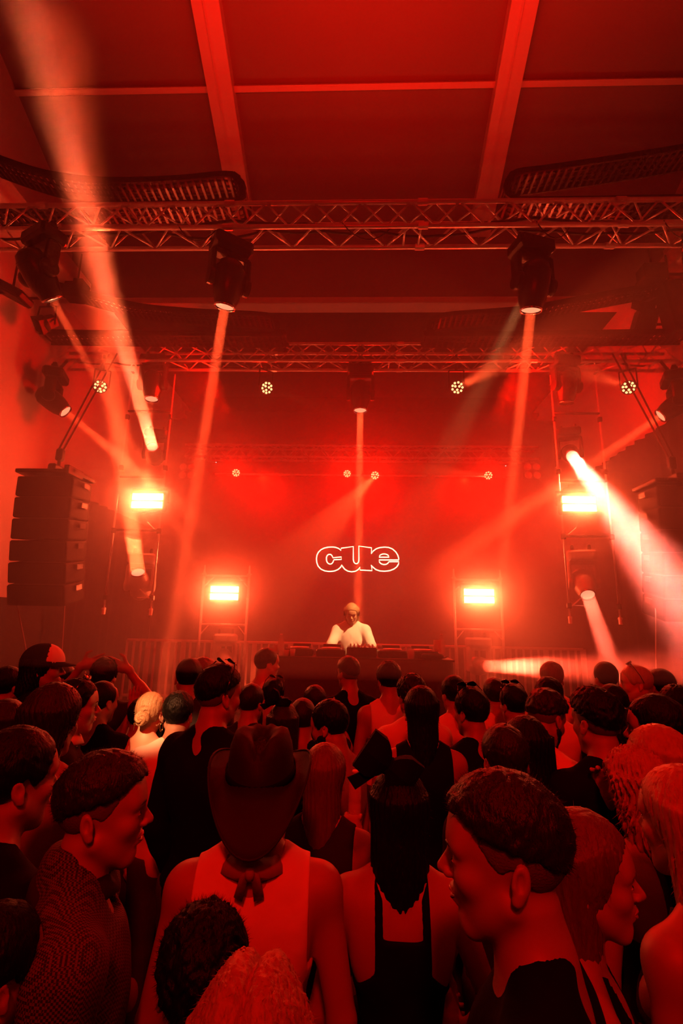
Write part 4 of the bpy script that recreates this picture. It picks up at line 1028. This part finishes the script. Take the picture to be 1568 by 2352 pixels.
def cowboy(m='felt', tilt=14):
    def fn(root, T, s, seed):
        Q = T @ Mx.Rotation(rad(tilt), 4, 'X'); N, P = 56, []
        prof = [(.0, .128), (.35, .162), (.62, .172), (.80, .162), (.93, .125), (.99, .070), (1.03, .045), (1.12, .040), (1.3, .038), (1.5, .036), (1.68, .034), (1.8, .033)]
        for k, (r, z) in enumerate(prof):
            for i in range(N):
                a = 2*pi*i/N; x, y = .092*r*cos(a), -.005+.112*r*sin(a); zz = z
                if r <= .93:
                    zz -= .045*math.exp(-(x/.018)**2)*(1-.5*(y > 0))*(r < .9)                  # centre crease
                    fr = math.exp(-((y-.075)/.04)**2)*math.exp(-((abs(x)-.045)/.022)**2); zz -= .03*fr   # pinches at the front
                if r > 1.05:
                    t = (r-1.05)/.75; x *= 1-.16*t; zz += .05*t**1.6*abs(cos(a))**2.2*1.1-.060*t*abs(sin(a))**2*(1.5 if sin(a) < 0 else .5)
                P.append(V((x, y, zz)))
        n1 = len(prof); n = len(P); b = MB()
        F_ = [(k*N+i, k*N+(i+1) % N, (k+1)*N+(i+1) % N, (k+1)*N+i) for k in range(n1-1) for i in range(N)]
        P2 = [p-V((0, 0, .004)) for p in P]
        F2 = [tuple(n+v for v in f[::-1]) for f in F_]
        rim = [((n1-1)*N+i, (n1-1)*N+(i+1) % N, n+(n1-1)*N+(i+1) % N, n+(n1-1)*N+i) for i in range(N)]
        b.add([Q @ p for p in P+P2], F_+F2+rim); o = _mk(b, 'hat', m, root, s)
        h = MB(); h.lathe([(.093, .048), (.0955, .05), (.0955, .068), (.092, .07)], 40, Q @ Mx.Diagonal((1.02, 1.22, 1, 1)), caps=False); _mk(h, 'hat_band', 'cloth_black', o, s)
        e = MB(); e.path([Q @ P[(n1-1)*N+i] for i in range(N)], .003, 5, closed=True); _mk(e, 'hat_brim_edge', m, o, s)
    return fn
# raised arms, in the body's frame (x to the person's right when seen from behind)
def up(side, ex, ey, ez, wx, wy, wz, hz_=(0, 0, 1), pl=(0, 1, 0), cu=(.05, .05, .08, .1), tb=.8, fl=None):
    a = ((ex, ey, ez), (wx, wy, wz), hz_, pl, cu, tb)
    return {side: a + ((fl,) if fl else (side*-1,))}
POINT = (.02, 1, 1, 1); FIST = (.9, .95, 1, 1); OPEN = (.05, .04, .06, .1); VEE = (.02, .05, 1, 1)
def phone(at, face, m='glasses', label='phone'):
    d = V(face).normalized(); t = MB(); R = frame((0, 0, 1), d)
    t.box(at, (.074, .009, .155), R, .004); o = t.build('phone', m, loc=V(at)); return tag(o, label, 'phone')
def bottle(at, label, h=.2, r=.03, m='clear_plastic', cap='cloth_white', name='water_bottle', tilt=None):
    at = V(at); b = MB(); Q = Mx.Translation(at) @ (tilt or Mx.Identity(4))
    t = empty(name, at, label, 'bottle')
    b.lathe([(0, 0), (r, .004), (r, h*.3), (r*.92, h*.34), (r, h*.38), (r, h*.68), (r*.85, h*.78), (r*.42, h*.9), (r*.4, h*.96), (0, h*.96)], 18, Q, caps=False); b.build('bottle_body', m, t, smooth=True)
    MB().lathe([(0, h*.955), (r*.45, h*.955), (r*.47, h*1.0), (r*.4, h*1.02), (0, h*1.02)], 16, Q, caps=False).build('cap', cap, t, smooth=True)
    return t
mm('clear_plastic', (.7, .7, .7), .12, spec=.7); M['clear_plastic'].node_tree.nodes['Principled BSDF'].inputs['Alpha'].default_value = .45
# ------------------------------------------------------------------ the desk on the stage
def desk():
    Y0, Y1, x0, x1, zt = 5.25, 6.0, -.90, 1.02, 1.68
    b = MB()
    N = 6; P = []
    out = [(x0, Y0), (x1-.25, Y0)]+[(x1-.25+.25*sin(a), Y0+.25-.25*cos(a)) for a in np.linspace(.2, pi/2, 6)]+[(x1, Y1), (x0, Y1)]
    n = len(out)
    for z, g in ((.6, .02), (1.2, .01), (zt-.02, 0), (zt, -.01)): P += [(x+(g if x > 0 else -g), y-g, z) for x, y in out]
    b.add(P, [(k*n+i, k*n+(i+1) % n, (k+1)*n+(i+1) % n, (k+1)*n+i) for k in range(3) for i in range(n)]+[tuple(range(3*n, 4*n)), tuple(range(n))[::-1]])
    t = empty('performance_desk', ((x0+x1)/2, (Y0+Y1)/2, .6), 'long desk under a plain black cloth with rounded corner, at the front of the stage', 'table')
    b.build('black_cloth', 'desk_cloth', t)
    MB().box(((x0+x1)/2, (Y0+Y1)/2, zt+.008), (x1-x0-.04, Y1-Y0-.04, .02), None, .004).build('table_top', 'black_paint', t)
    zt += .018
    def deck(x, label):
        d = empty('media_player', (x, 5.6, zt), label, 'audio player')
        MB().box((x, 5.6, zt+.035), (.31, .40, .07), Mx.Rotation(rad(0), 3, 'X'), .012).build('case', 'black_plastic', d)
        MB().lathe([(0, .07), (.10, .07), (.104, .082), (.098, .088), (0, .088)], 28, Mx.Translation((x, 5.54, zt)), caps=False).build('jog_wheel', 'grey_plastic', d, smooth=True)
        MB().box((x, 5.75, zt+.085), (.20, .02, .06), Mx.Rotation(rad(-35), 3, 'X'), .004).build('screen', 'black_plastic', d)
        k = MB()
        for i in range(5): k.tube((x-.13+i*.02, 5.43, zt+.07), (x-.13+i*.02, 5.43, zt+.082), .007, 8)
        k.tube((x+.13, 5.47, zt+.07), (x+.13, 5.47, zt+.095), .01, 8); k.build('buttons', 'steel_rail', d)
    for x, l in ((-.62, 'black media player at the end of the desk by the bottles'), (-.28, 'black media player directly beside the mixer, on the bottle side of the desk'),
                 (.38, 'black media player directly beside the mixer, on the side of the upright carton'), (.71, 'black media player at the end of the desk by the upright carton')): deck(x, l)
    d = empty('audio_mixer', (.05, 5.6, zt), 'black audio mixer with rows of pale knobs right in front of the performer', 'mixer')
    MB().box((.05, 5.6, zt+.05), (.32, .42, .10), None, .012).build('case', 'black_plastic', d)
    k = MB(); f = MB()
    for i in range(7):
        for j in range(6): k.tube((-.07+i*.04, 5.48+j*.05, zt+.1), (-.07+i*.04, 5.48+j*.05, zt+.125), .008, 8, .006)
    for i in range(4): f.box((-.03+i*.055, 5.43, zt+.11), (.018, .03, .02))
    k.build('knobs', 'steel_rail', d); f.build('faders', 'steel_rail', d)
    def item(mb, name, m, label, cat): return tag(mb.build(name, m, smooth=True), label, cat)
    for px, lb in ((645, 'clear plastic water bottle standing at the end of the desk'),): bottle((atY(px, 1480, 5.42).x, 5.42, zt), lb, .22, .032)
    bottle((.93, 5.62, zt), 'plastic bottle standing behind the upright carton on the desk', .25, .036)
    for px, h, r, lb in ((612, .11, .035, 'clear drinking cup on the desk, farthest from the performer'), (634, .10, .034, 'clear drinking cup on the desk right beside the water bottle'),
                        (657, .06, .035, 'low pale cup on the desk between the water bottle and the players'), (672, .07, .03, 'small pale cup on the desk next to the first player')):
        x = atY(px, 1490, 5.36).x
        item(MB().lathe([(0, 0), (r*.8, 0), (r, h), (r*.93, h), (r*.75, .006), (0, .006)], 16, Mx.Translation((max(x, -.86), 5.36, zt)), caps=False), 'drinking_cup', 'clear_plastic' if h > .09 else 'cloth_white', lb, 'cup')
    item(MB().box((.86, 5.50, zt+.095), (.07, .06, .19), None, .004), 'carton', 'cloth_tan', 'tall pale carton standing upright near the end of the desk', 'carton')
    item(MB().lathe([(0, 0), (.035, 0), (.04, .05), (.036, .09), (.02, .10), (0, .1)], 14, Mx.Translation((.56, 5.33, zt)), caps=False), 'glass_jar', 'clear_plastic', 'small clear jar on the front edge of the desk', 'jar')
    cable([(.6, 5.30, zt+.02), (.72, 5.28, zt+.03), (.86, 5.30, zt+.02), (.95, 5.4, zt+.03)], .008, 'black cable heaped along the front edge of the desk near the carton', sag=.01)
    tag(MB().box((.78, 5.32, zt+.03), (.22, .12, .05), None, .015).build('power_strip', 'black_plastic'), 'black power strip lying on the desk in front of the carton', 'power strip')
desk()
# the performer
person(807, 1430, 45, 180, 'performer in a loose cream knitted top and headphones, looking down at the desk', loc=(-.07, 6.22, 0), H=1.68, floor=.6, hr='bob', hm_='hair_blond',
       top='baggy', tc='cloth_white', skin='skin_pale', pitch=-24, near=1, fem=0,
       arms={-1: ((-.27, .17, 1.20), (-.20, .42, 1.12), (0, 1, -.25), (0, -.2, -1), (.3, .3, .35, .4), .5, -1), 1: ((.27, .17, 1.20), (.20, .42, 1.12), (0, 1, -.25), (0, -.2, -1), (.3, .3, .35, .4), .5, 1)})
pf_ = [o for o in COL.objects if o.name == 'person'][0]
def headphones(root, T, s):
    b = MB(); b.path([T @ V((.088*cos(a), -.02, .03+.105*sin(a))) for a in np.linspace(0, pi, 15)], .007, 6)
    for q in (-1, 1): b.lathe([(0, -.012), (.034, -.012), (.038, 0), (.034, .014), (0, .014)], 16, T @ Mx.Translation((q*.09, -.012, 0)) @ V((1, 0, 0)).to_track_quat('Z', 'Y').to_matrix().to_4x4(), caps=False)
    _mk(b, 'headphones', 'black_plastic', root, s)
headphones(pf_, Mx.Translation((0, .02, 1.535)) @ Mx.Rotation(rad(-24), 4, 'X') @ Mx.Translation((0, 0, .10)), 1.68/1.75)
# ------------------------------------------------------------------ the crowd: head centre in the photo, head height, facing
P = person
UPR = lambda wx, wz, cu=OPEN, wy=.2: up(1, .33, .12, 1.28, wx, wy, wz, cu=cu)
UPL = lambda wx, wz, cu=OPEN, wy=.2: up(-1, -.33, .12, 1.28, wx, wy, wz, cu=cu)
# nearest
P(1170, 1975, 352, 72, 'man in black tee with short fade haircut, largest profile, closest to the camera', 'fade', 'hair_brown', 'tee', 'cloth_black', near=2, roll=0, beard=0, pitch=-2)
P(597, 1815, 215, 4, 'person in a brown felt cowboy hat, neck scarf and sleeveless white top, seen from behind', 'short', 'hair_brown', 'tank', 'cloth_white', near=2, pitch=-8, extras=(cowboy('felt', 20), bandana('cloth_grey')))
P(232, 1868, 250, -68, 'young man in profile wearing a dark checked jacket with scarf at the collar', 'fade', 'hair_brown', 'jacket', 'checked', near=2, extras=(bandana('cloth_dark', 0),))
P(915, 1868, 190, 0, 'woman with very long straight black hair, small black bow and thin straps on bare shoulders', dict(HS['long'], len=.62, wid=.088, taper=.15), 'hair_black', 'strap', 'cloth_black', near=1, fem=1, arms=up(1, .27, -.02, 1.13, .17, .10, 1.02, (-.1, .35, 1), (-1, .2, 0), (.8, .85, .9, .9)), extras=(bow(.088, (-.035, -.05, .150), tilt=35),))
P(462, 2262, 300, 8, 'dark curly head low at the bottom edge, in front of the white sleeveless top', 'curly', 'hair_black', 'tee', 'cloth_black', near=2)
P(570, 2480, 430, -3, 'blond head with a centre parting cut by the bottom edge of the picture', dict(HS['bob'], part=1, wave=.1, amp=.0025), 'hair_blond', 'tee', 'cloth_dark', near=2, fem=1)
P(500, 1603, 140, -22, 'tall man in a black hooded top with sunglasses pushed up on his dark hair', 'fade', 'hair_black', 'long', 'cloth_black', near=1, extras=(sunglasses(1),), hyaw=-12)
P(115, 1665, 165, -8, 'person with thick dark collar-length hair and a pale tee, seen from behind', 'mullet', 'hair_brown', 'tee', 'cloth_grey', near=1)
P(97, 1538, 105, -62, 'person in a black cap with white front panel, long dark curls, looking towards the stage', 'undercap', 'hair_black', 'tee', 'cloth_black', near=1, extras=(cap_hat(),))
P(172, 1625, 122, -62, 'person with dark slicked hair and light frames on top, looking across, by the pale-tee person', 'short', 'hair_black', 'tee', 'cloth_dark', near=1, extras=(sunglasses(1), bandana('cloth_tan', 0)))
P(232, 1615, 100, -14, 'man with clipped hair and black tee, in front of the man with raised arms', 'buzz', 'hair_black', 'tee', 'cloth_black', near=1)
P(238, 1558, 84, 5, 'curly-haired man with both hands raised to his head, backward cap strap showing', 'curly', 'hair_brown', 'tee', 'cloth_dark',
  arms={**up(1, .32, .05, 1.50, .16, .02, 1.70, (-1, .1, .3), (0, -1, 0), OPEN), **up(-1, -.31, .05, 1.50, -.16, .02, 1.72, (1, .1, .3), (0, -1, 0), OPEN)})
P(343, 1642, 98, 2, 'woman with brightly lit blond hair in a bun and hoop earrings, seen from behind', 'bun', 'hair_blond', 'strap', 'cloth_white', skin='skin_pale', near=1, fem=1, extras=(hoops(.026),))
P(433, 1560, 92, 10, 'dark-haired man in a dark top, half hidden behind the curly reddish head by the railing', 'crop', 'hair_black', 'tee', 'cloth_dark')
P(462, 1562, 88, -14, 'man with tousled lighter hair in a pale tee near the railing, beside the dark-haired one', 'shaggy', 'hair_light', 'tee', 'cloth_tan')
P(408, 1645, 105, 6, 'dark round head between the blond bun and the tall man with sunglasses', 'short', 'hair_black', 'tee', 'cloth_tan', near=1)
P(576, 1618, 90, -16, 'short-haired person directly behind the cowboy hat and the tall man', 'crop', 'hair_brown', 'tee', 'cloth_dark')
P(612, 1527, 74, -52, 'man with neat short hair and pale sleeveless top, near the bottle end of the desk', 'crop', 'hair_brown', 'tank', 'cloth_tan', skin='skin_pale')
P(800, 1550, 78, 28, 'man with cropped curls in a black shirt directly below the performer', 'fade', 'hair_brown', 'tee', 'cloth_black')
P(893, 1565, 82, 8, 'man with dense black curls and pale vest, beside the man in black below the performer', 'curly', 'hair_black', 'tank', 'cloth_tan')
P(945, 1603, 96, 14, 'curly-haired person in a smooth pale tee with a turned-up collar', 'curly', 'hair_brown', 'tee', 'cloth_tan', near=1)
P(968, 1640, 118, 0, 'woman with sleek straight black hair past the shoulders and a black sleeveless top', dict(HS['long'], len=.24, wid=.076), 'hair_black', 'tank', 'cloth_black', near=1, fem=1)
P(1042, 1598, 86, 12, 'short dark-haired man in a pale shirt between the sleek black hair and the sunglasses', 'short', 'hair_black', 'tee', 'cloth_tan')
P(1083, 1640, 112, 26, 'man in a black tee with sunglasses on top of his dark hair, turned slightly away', 'short', 'hair_black', 'tee', 'cloth_black', near=1, extras=(sunglasses(1),))
P(1137, 1600, 80, 4, 'round dark head above a pale tee, below the grey moving head', 'short', 'hair_brown', 'tee', 'cloth_tan')
P(1180, 1622, 92, 14, 'dark-haired person with glasses pushed up, beside the bearded man', 'short', 'hair_black', 'tee', 'cloth_black', extras=(sunglasses(1),))
P(1243, 1652, 128, -48, 'bearded man with swept hair in a tan tee, looking down', 'curlytop', 'hair_brown', 'tee', 'cloth_tan', near=1, pitch=-22, beard=1)
P(1210, 1722, 140, 4, 'smooth black-haired head behind the brown-haired man', 'bob', 'hair_black', 'tee', 'cloth_black', near=1, fem=1)
P(1160, 1752, 158, 2, 'man with straight brown hair just behind the near man in profile', 'short', 'hair_brown', 'tee', 'cloth_dark', near=1)
P(1372, 1665, 152, 12, 'man with thick dark curls and a shaved neck in a plain black tee', 'curlytop', 'hair_black', 'tee', 'cloth_black', near=1)
P(1268, 1562, 74, -20, 'frizzy-haired person lit hazily in front of the railing', 'curly', 'hair_light', 'tee', 'cloth_tan')
ph_ = P(1262, 1606, 88, -30, 'curly-haired person holding up a phone, in a pale shirt', 'curly', 'hair_black', 'tee', 'cloth_tan', arms=up(1, .26, .22, 1.25, .16, .36, 1.44, (-.2, .1, 1), (0, -1, 0), FIST))
P(1392, 1562, 80, -4, 'man with a round dark crop and visible ears, facing the stage by the level beam', 'crop', 'hair_black', 'tee', 'cloth_dark')
P(1462, 1573, 84, 66, 'fair-haired man in profile with a sunglass band around his head', 'short', 'hair_blond', 'tee', 'cloth_tan', skin='skin_pale', extras=(sunglasses(1),))
P(1520, 1580, 84, 4, 'man with a smooth dark crop at the edge of the crowd under the level beam', 'crop', 'hair_black', 'tee', 'cloth_dark')
P(1408, 1622, 92, 8, 'dark head between the round crop and the thick dark curls', 'short', 'hair_black', 'tee', 'cloth_black')
P(1428, 1692, 118, 18, 'person with loose dark wavy hair behind the thick curls', 'wavy', 'hair_black', 'tee', 'cloth_black')
P(1512, 1682, 158, 55, 'dark-haired person turned in profile with one ear showing, above the blond woman', 'short', 'hair_black', 'tee', 'cloth_dark', near=1)
P(1515, 1760, 172, 62, 'blond woman in profile with long hair falling forward, hand held to her face', 'long', 'hair_blond', 'tee', 'cloth_black', near=1, fem=1, arms=up(1, .26, .24, 1.22, .10, .20, 1.46, (-.1, .05, 1), (-1, 0, 0), (.2, .2, .3, .3)))
P(1465, 1815, 170, 20, 'woman with loose curly blond hair gathered up, bare neck, beside the black tee', dict(HS['wavy'], len=.10, amp=.006), 'hair_blond', 'strap', 'cloth_dark', near=1, fem=1, extras=())
P(1578, 1900, 250, 30, 'long blond straight hair cut off by the edge of the picture', 'long', 'hair_blond', 'strap', 'cloth_dark', near=1, fem=1)
P(1345, 2010, 260, -105, 'woman with long fair hair pulled back, face turned sideways, behind the near man in profile', dict(HS['long'], len=.30, wid=.09), 'hair_light', 'strap', 'cloth_black', near=1, fem=1)
P(765, 1672, 118, 58, 'bearded man in profile with a grey sleeveless top, next to the cowboy hat', 'short', 'hair_black', 'tank', 'cloth_grey', near=1, beard=1, pitch=-10)
P(722, 1618, 82, 20, 'woman with clipped-up dark hair holding fingers up in front of the desk', 'short', 'hair_brown', 'tee', 'cloth_dark', fem=1, arms=up(1, .30, .1, 1.30, .22, .12, 1.50, cu=POINT))
P(628, 1600, 76, -16, 'person with dark glasses on a dark cap, right of the pale sleeveless man', 'short', 'hair_black', 'tee', 'cloth_dark', extras=(sunglasses(1),), arms=up(1, .30, .1, 1.28, .24, .14, 1.46, cu=POINT))
P(650, 1668, 100, 0, 'person wearing a large stiff black bow, straight behind the cowboy hat', 'bob', 'hair_brown', 'tee', 'cloth_black', fem=1, extras=(bow(.066, (-.03, -.03, .145), tilt=32),))
P(694, 1655, 96, 6, 'short-haired person squeezed between the black bow and the bearded profile', 'crop', 'hair_brown', 'tee', 'cloth_black')
P(28, 1800, 235, -30, 'dark-haired person cut by the edge of the picture, cheek lit', 'short', 'hair_black', 'tee', 'cloth_black', near=1)
P(8, 1672, 120, -10, 'dark head at the edge of the picture behind the collar-length hair', 'bob', 'hair_brown', 'tee', 'cloth_black')
P(14, 1580, 92, -5, 'dark head at the edge of the picture below the speaker stack', 'short', 'hair_black', 'tee', 'cloth_black')
P(140, 1562, 72, -50, 'small far face partly hidden by the cap wearer, hand at the mouth', 'short', 'hair_brown', 'tee', 'cloth_dark')
fw_ = P(745, 1790, 150, -8, 'woman with long fair straight hair beside the cowboy hat, hand raised', dict(HS['long'], len=.30, wid=.075), 'hair_light', 'tank', 'cloth_dark', near=1, fem=1, arms=up(1, .22, .1, 1.18, .10, .18, 1.36, (-.1, .1, 1), (0, 1, 0), FIST))
P(-30, 2250, 300, -20, 'black-clad shoulder and dark hair cut by the lower corner of the picture', 'short', 'hair_black', 'tee', 'cloth_black', near=1)
P(322, 1650, 88, 4, 'person hidden behind the blond bun with one open hand held up', 'short', 'hair_black', 'tee', 'cloth_black', arms=up(-1, -.2, .1, 1.42, -.1, .14, 1.66, cu=OPEN))
P(1555, 1625, 90, 5, 'dark curly head at the far edge above the profile with the ear', 'curly', 'hair_black', 'tee', 'cloth_black')
def held(root, loc): return Mx.Translation(root.location) @ Mx.Rotation(root.rotation_euler.z, 4, 'Z') @ V(loc)
phone(held(ph_, (.135, .385, 1.50)), (.3, -1, .2), label='dark phone held up in front of the curly-haired person in the pale shirt')
bottle(held(fw_, (.085, .215, 1.30)), 'small clear bottle held by the fair-haired woman beside the cowboy hat', .17, .026)
bottle((.258, 1.60, .93), 'clear water bottle with pale cap held by the woman with the small black bow', .21, .029)
# ------------------------------------------------------------------ haze
def haze_mat(name, dens, g):
    hm = bpy.data.materials.new(name); hm.use_nodes = True; nt = hm.node_tree
    nt.nodes.remove(nt.nodes['Principled BSDF'])
    n = nt.nodes.new('ShaderNodeVolumeScatter'); n.inputs['Color'].default_value = (1, 1, 1, 1)
    n.inputs['Density'].default_value = dens; n.inputs['Anisotropy'].default_value = g
    nt.links.new(n.outputs[0], nt.nodes['Material Output'].inputs['Volume']); M[name] = hm
haze_mat('haze', .045, .6)
b = MB(); b.box((0, 7.95, 3.49), (2*XW-.04, 7.3, 6.88)).add([(x, y, z) for x in (-XW+.02, XW-.02) for y, z in ((2.3, 1.84), (4.295, 1.58), (4.295, 6.93), (2.3, 6.93))],
    [(0, 1, 2, 3), (7, 6, 5, 4), (0, 4, 5, 1), (1, 5, 6, 2), (2, 6, 7, 3), (3, 7, 4, 0)]); hz = recalc(b.build('haze', 'haze'))  # sloped underside keeps haze off the crowd so heads stay dark
tag(hz, 'thin smoke haze over the stage, cut away over the crowd to keep heads dark', 'haze', kind='stuff')
def puff(c, radii, label, dens=2.8):
    c = V(c); hm = bpy.data.materials.new('smoke'); hm.use_nodes = True; nt = hm.node_tree; nt.nodes.remove(nt.nodes['Principled BSDF'])
    tc = nt.nodes.new('ShaderNodeTexCoord'); le = nt.nodes.new('ShaderNodeVectorMath'); le.operation = 'LENGTH'; nt.links.new(tc.outputs['Object'], le.inputs[0])
    mr = nt.nodes.new('ShaderNodeMapRange'); mr.inputs[1].default_value = 1; mr.inputs[2].default_value = 0; mr.inputs[3].default_value = 0; mr.inputs[4].default_value = 1
    nt.links.new(le.outputs['Value'], mr.inputs[0]); pw = nt.nodes.new('ShaderNodeMath'); pw.operation = 'POWER'; pw.inputs[1].default_value = 2.5; nt.links.new(mr.outputs[0], pw.inputs[0])
    mu = nt.nodes.new('ShaderNodeMath'); mu.operation = 'MULTIPLY'; mu.inputs[1].default_value = dens; nt.links.new(pw.outputs[0], mu.inputs[0])
    n = nt.nodes.new('ShaderNodeVolumeScatter'); n.inputs['Anisotropy'].default_value = .35; nt.links.new(mu.outputs[0], n.inputs['Density'])
    nt.links.new(n.outputs[0], nt.nodes['Material Output'].inputs['Volume'])
    p = MB(); k = 16
    p.lathe([(sin(pi*i/k), -cos(pi*i/k)) for i in range(1, k)], 24)
    o = p.build('smoke', hm, smooth=True); o.location = c; o.scale = radii
    tag(o, label, 'smoke', kind='stuff')
for q, r, l in (((338, 1150), .75, 'smoke added for the glow around the high strobe between the two rising beams'), ((1330, 1157), .75, 'smoke added for the glow around the high strobe beside the brightest beam')):
    puff(atY(*q, 7.1), (r*.95, r, r*.8), l)  # denser smoke added to widen each strobe's halo, standing in for lens bloom
for q, r, l in (((515, 1362), .8, 'smoke added for the glow around the low strobe behind the pale-topped man'), ((1110, 1369), .9, 'smoke added for the glow around the low strobe above the grey moving head')):
    puff(atY(*q, 8.2), (r*1.5, r*1.2, r*1.4), l)  # low strobes get the same added halo smoke
puff(atY(1500, 1080, 7.6), (1.1, .8, 1.2), 'smoke cloud drifting between the brightest beam and the side wall', .7)
puff(atY(1235, 1490, 7.3), (1.7, .9, 1.1), 'smoke cloud drifting by the railing under the level beam', 1.3)
puff(atY(1290, 1260, 8.0), (2.3, 1.2, 2.2), 'broad warm smoke drifting between the strobes and the brightest beam', 1.5)
puff(atY(330, 1130, 7.6), (1.7, 1.2, 1.9), 'broad warm smoke drifting by the two rising beams', 1.5)
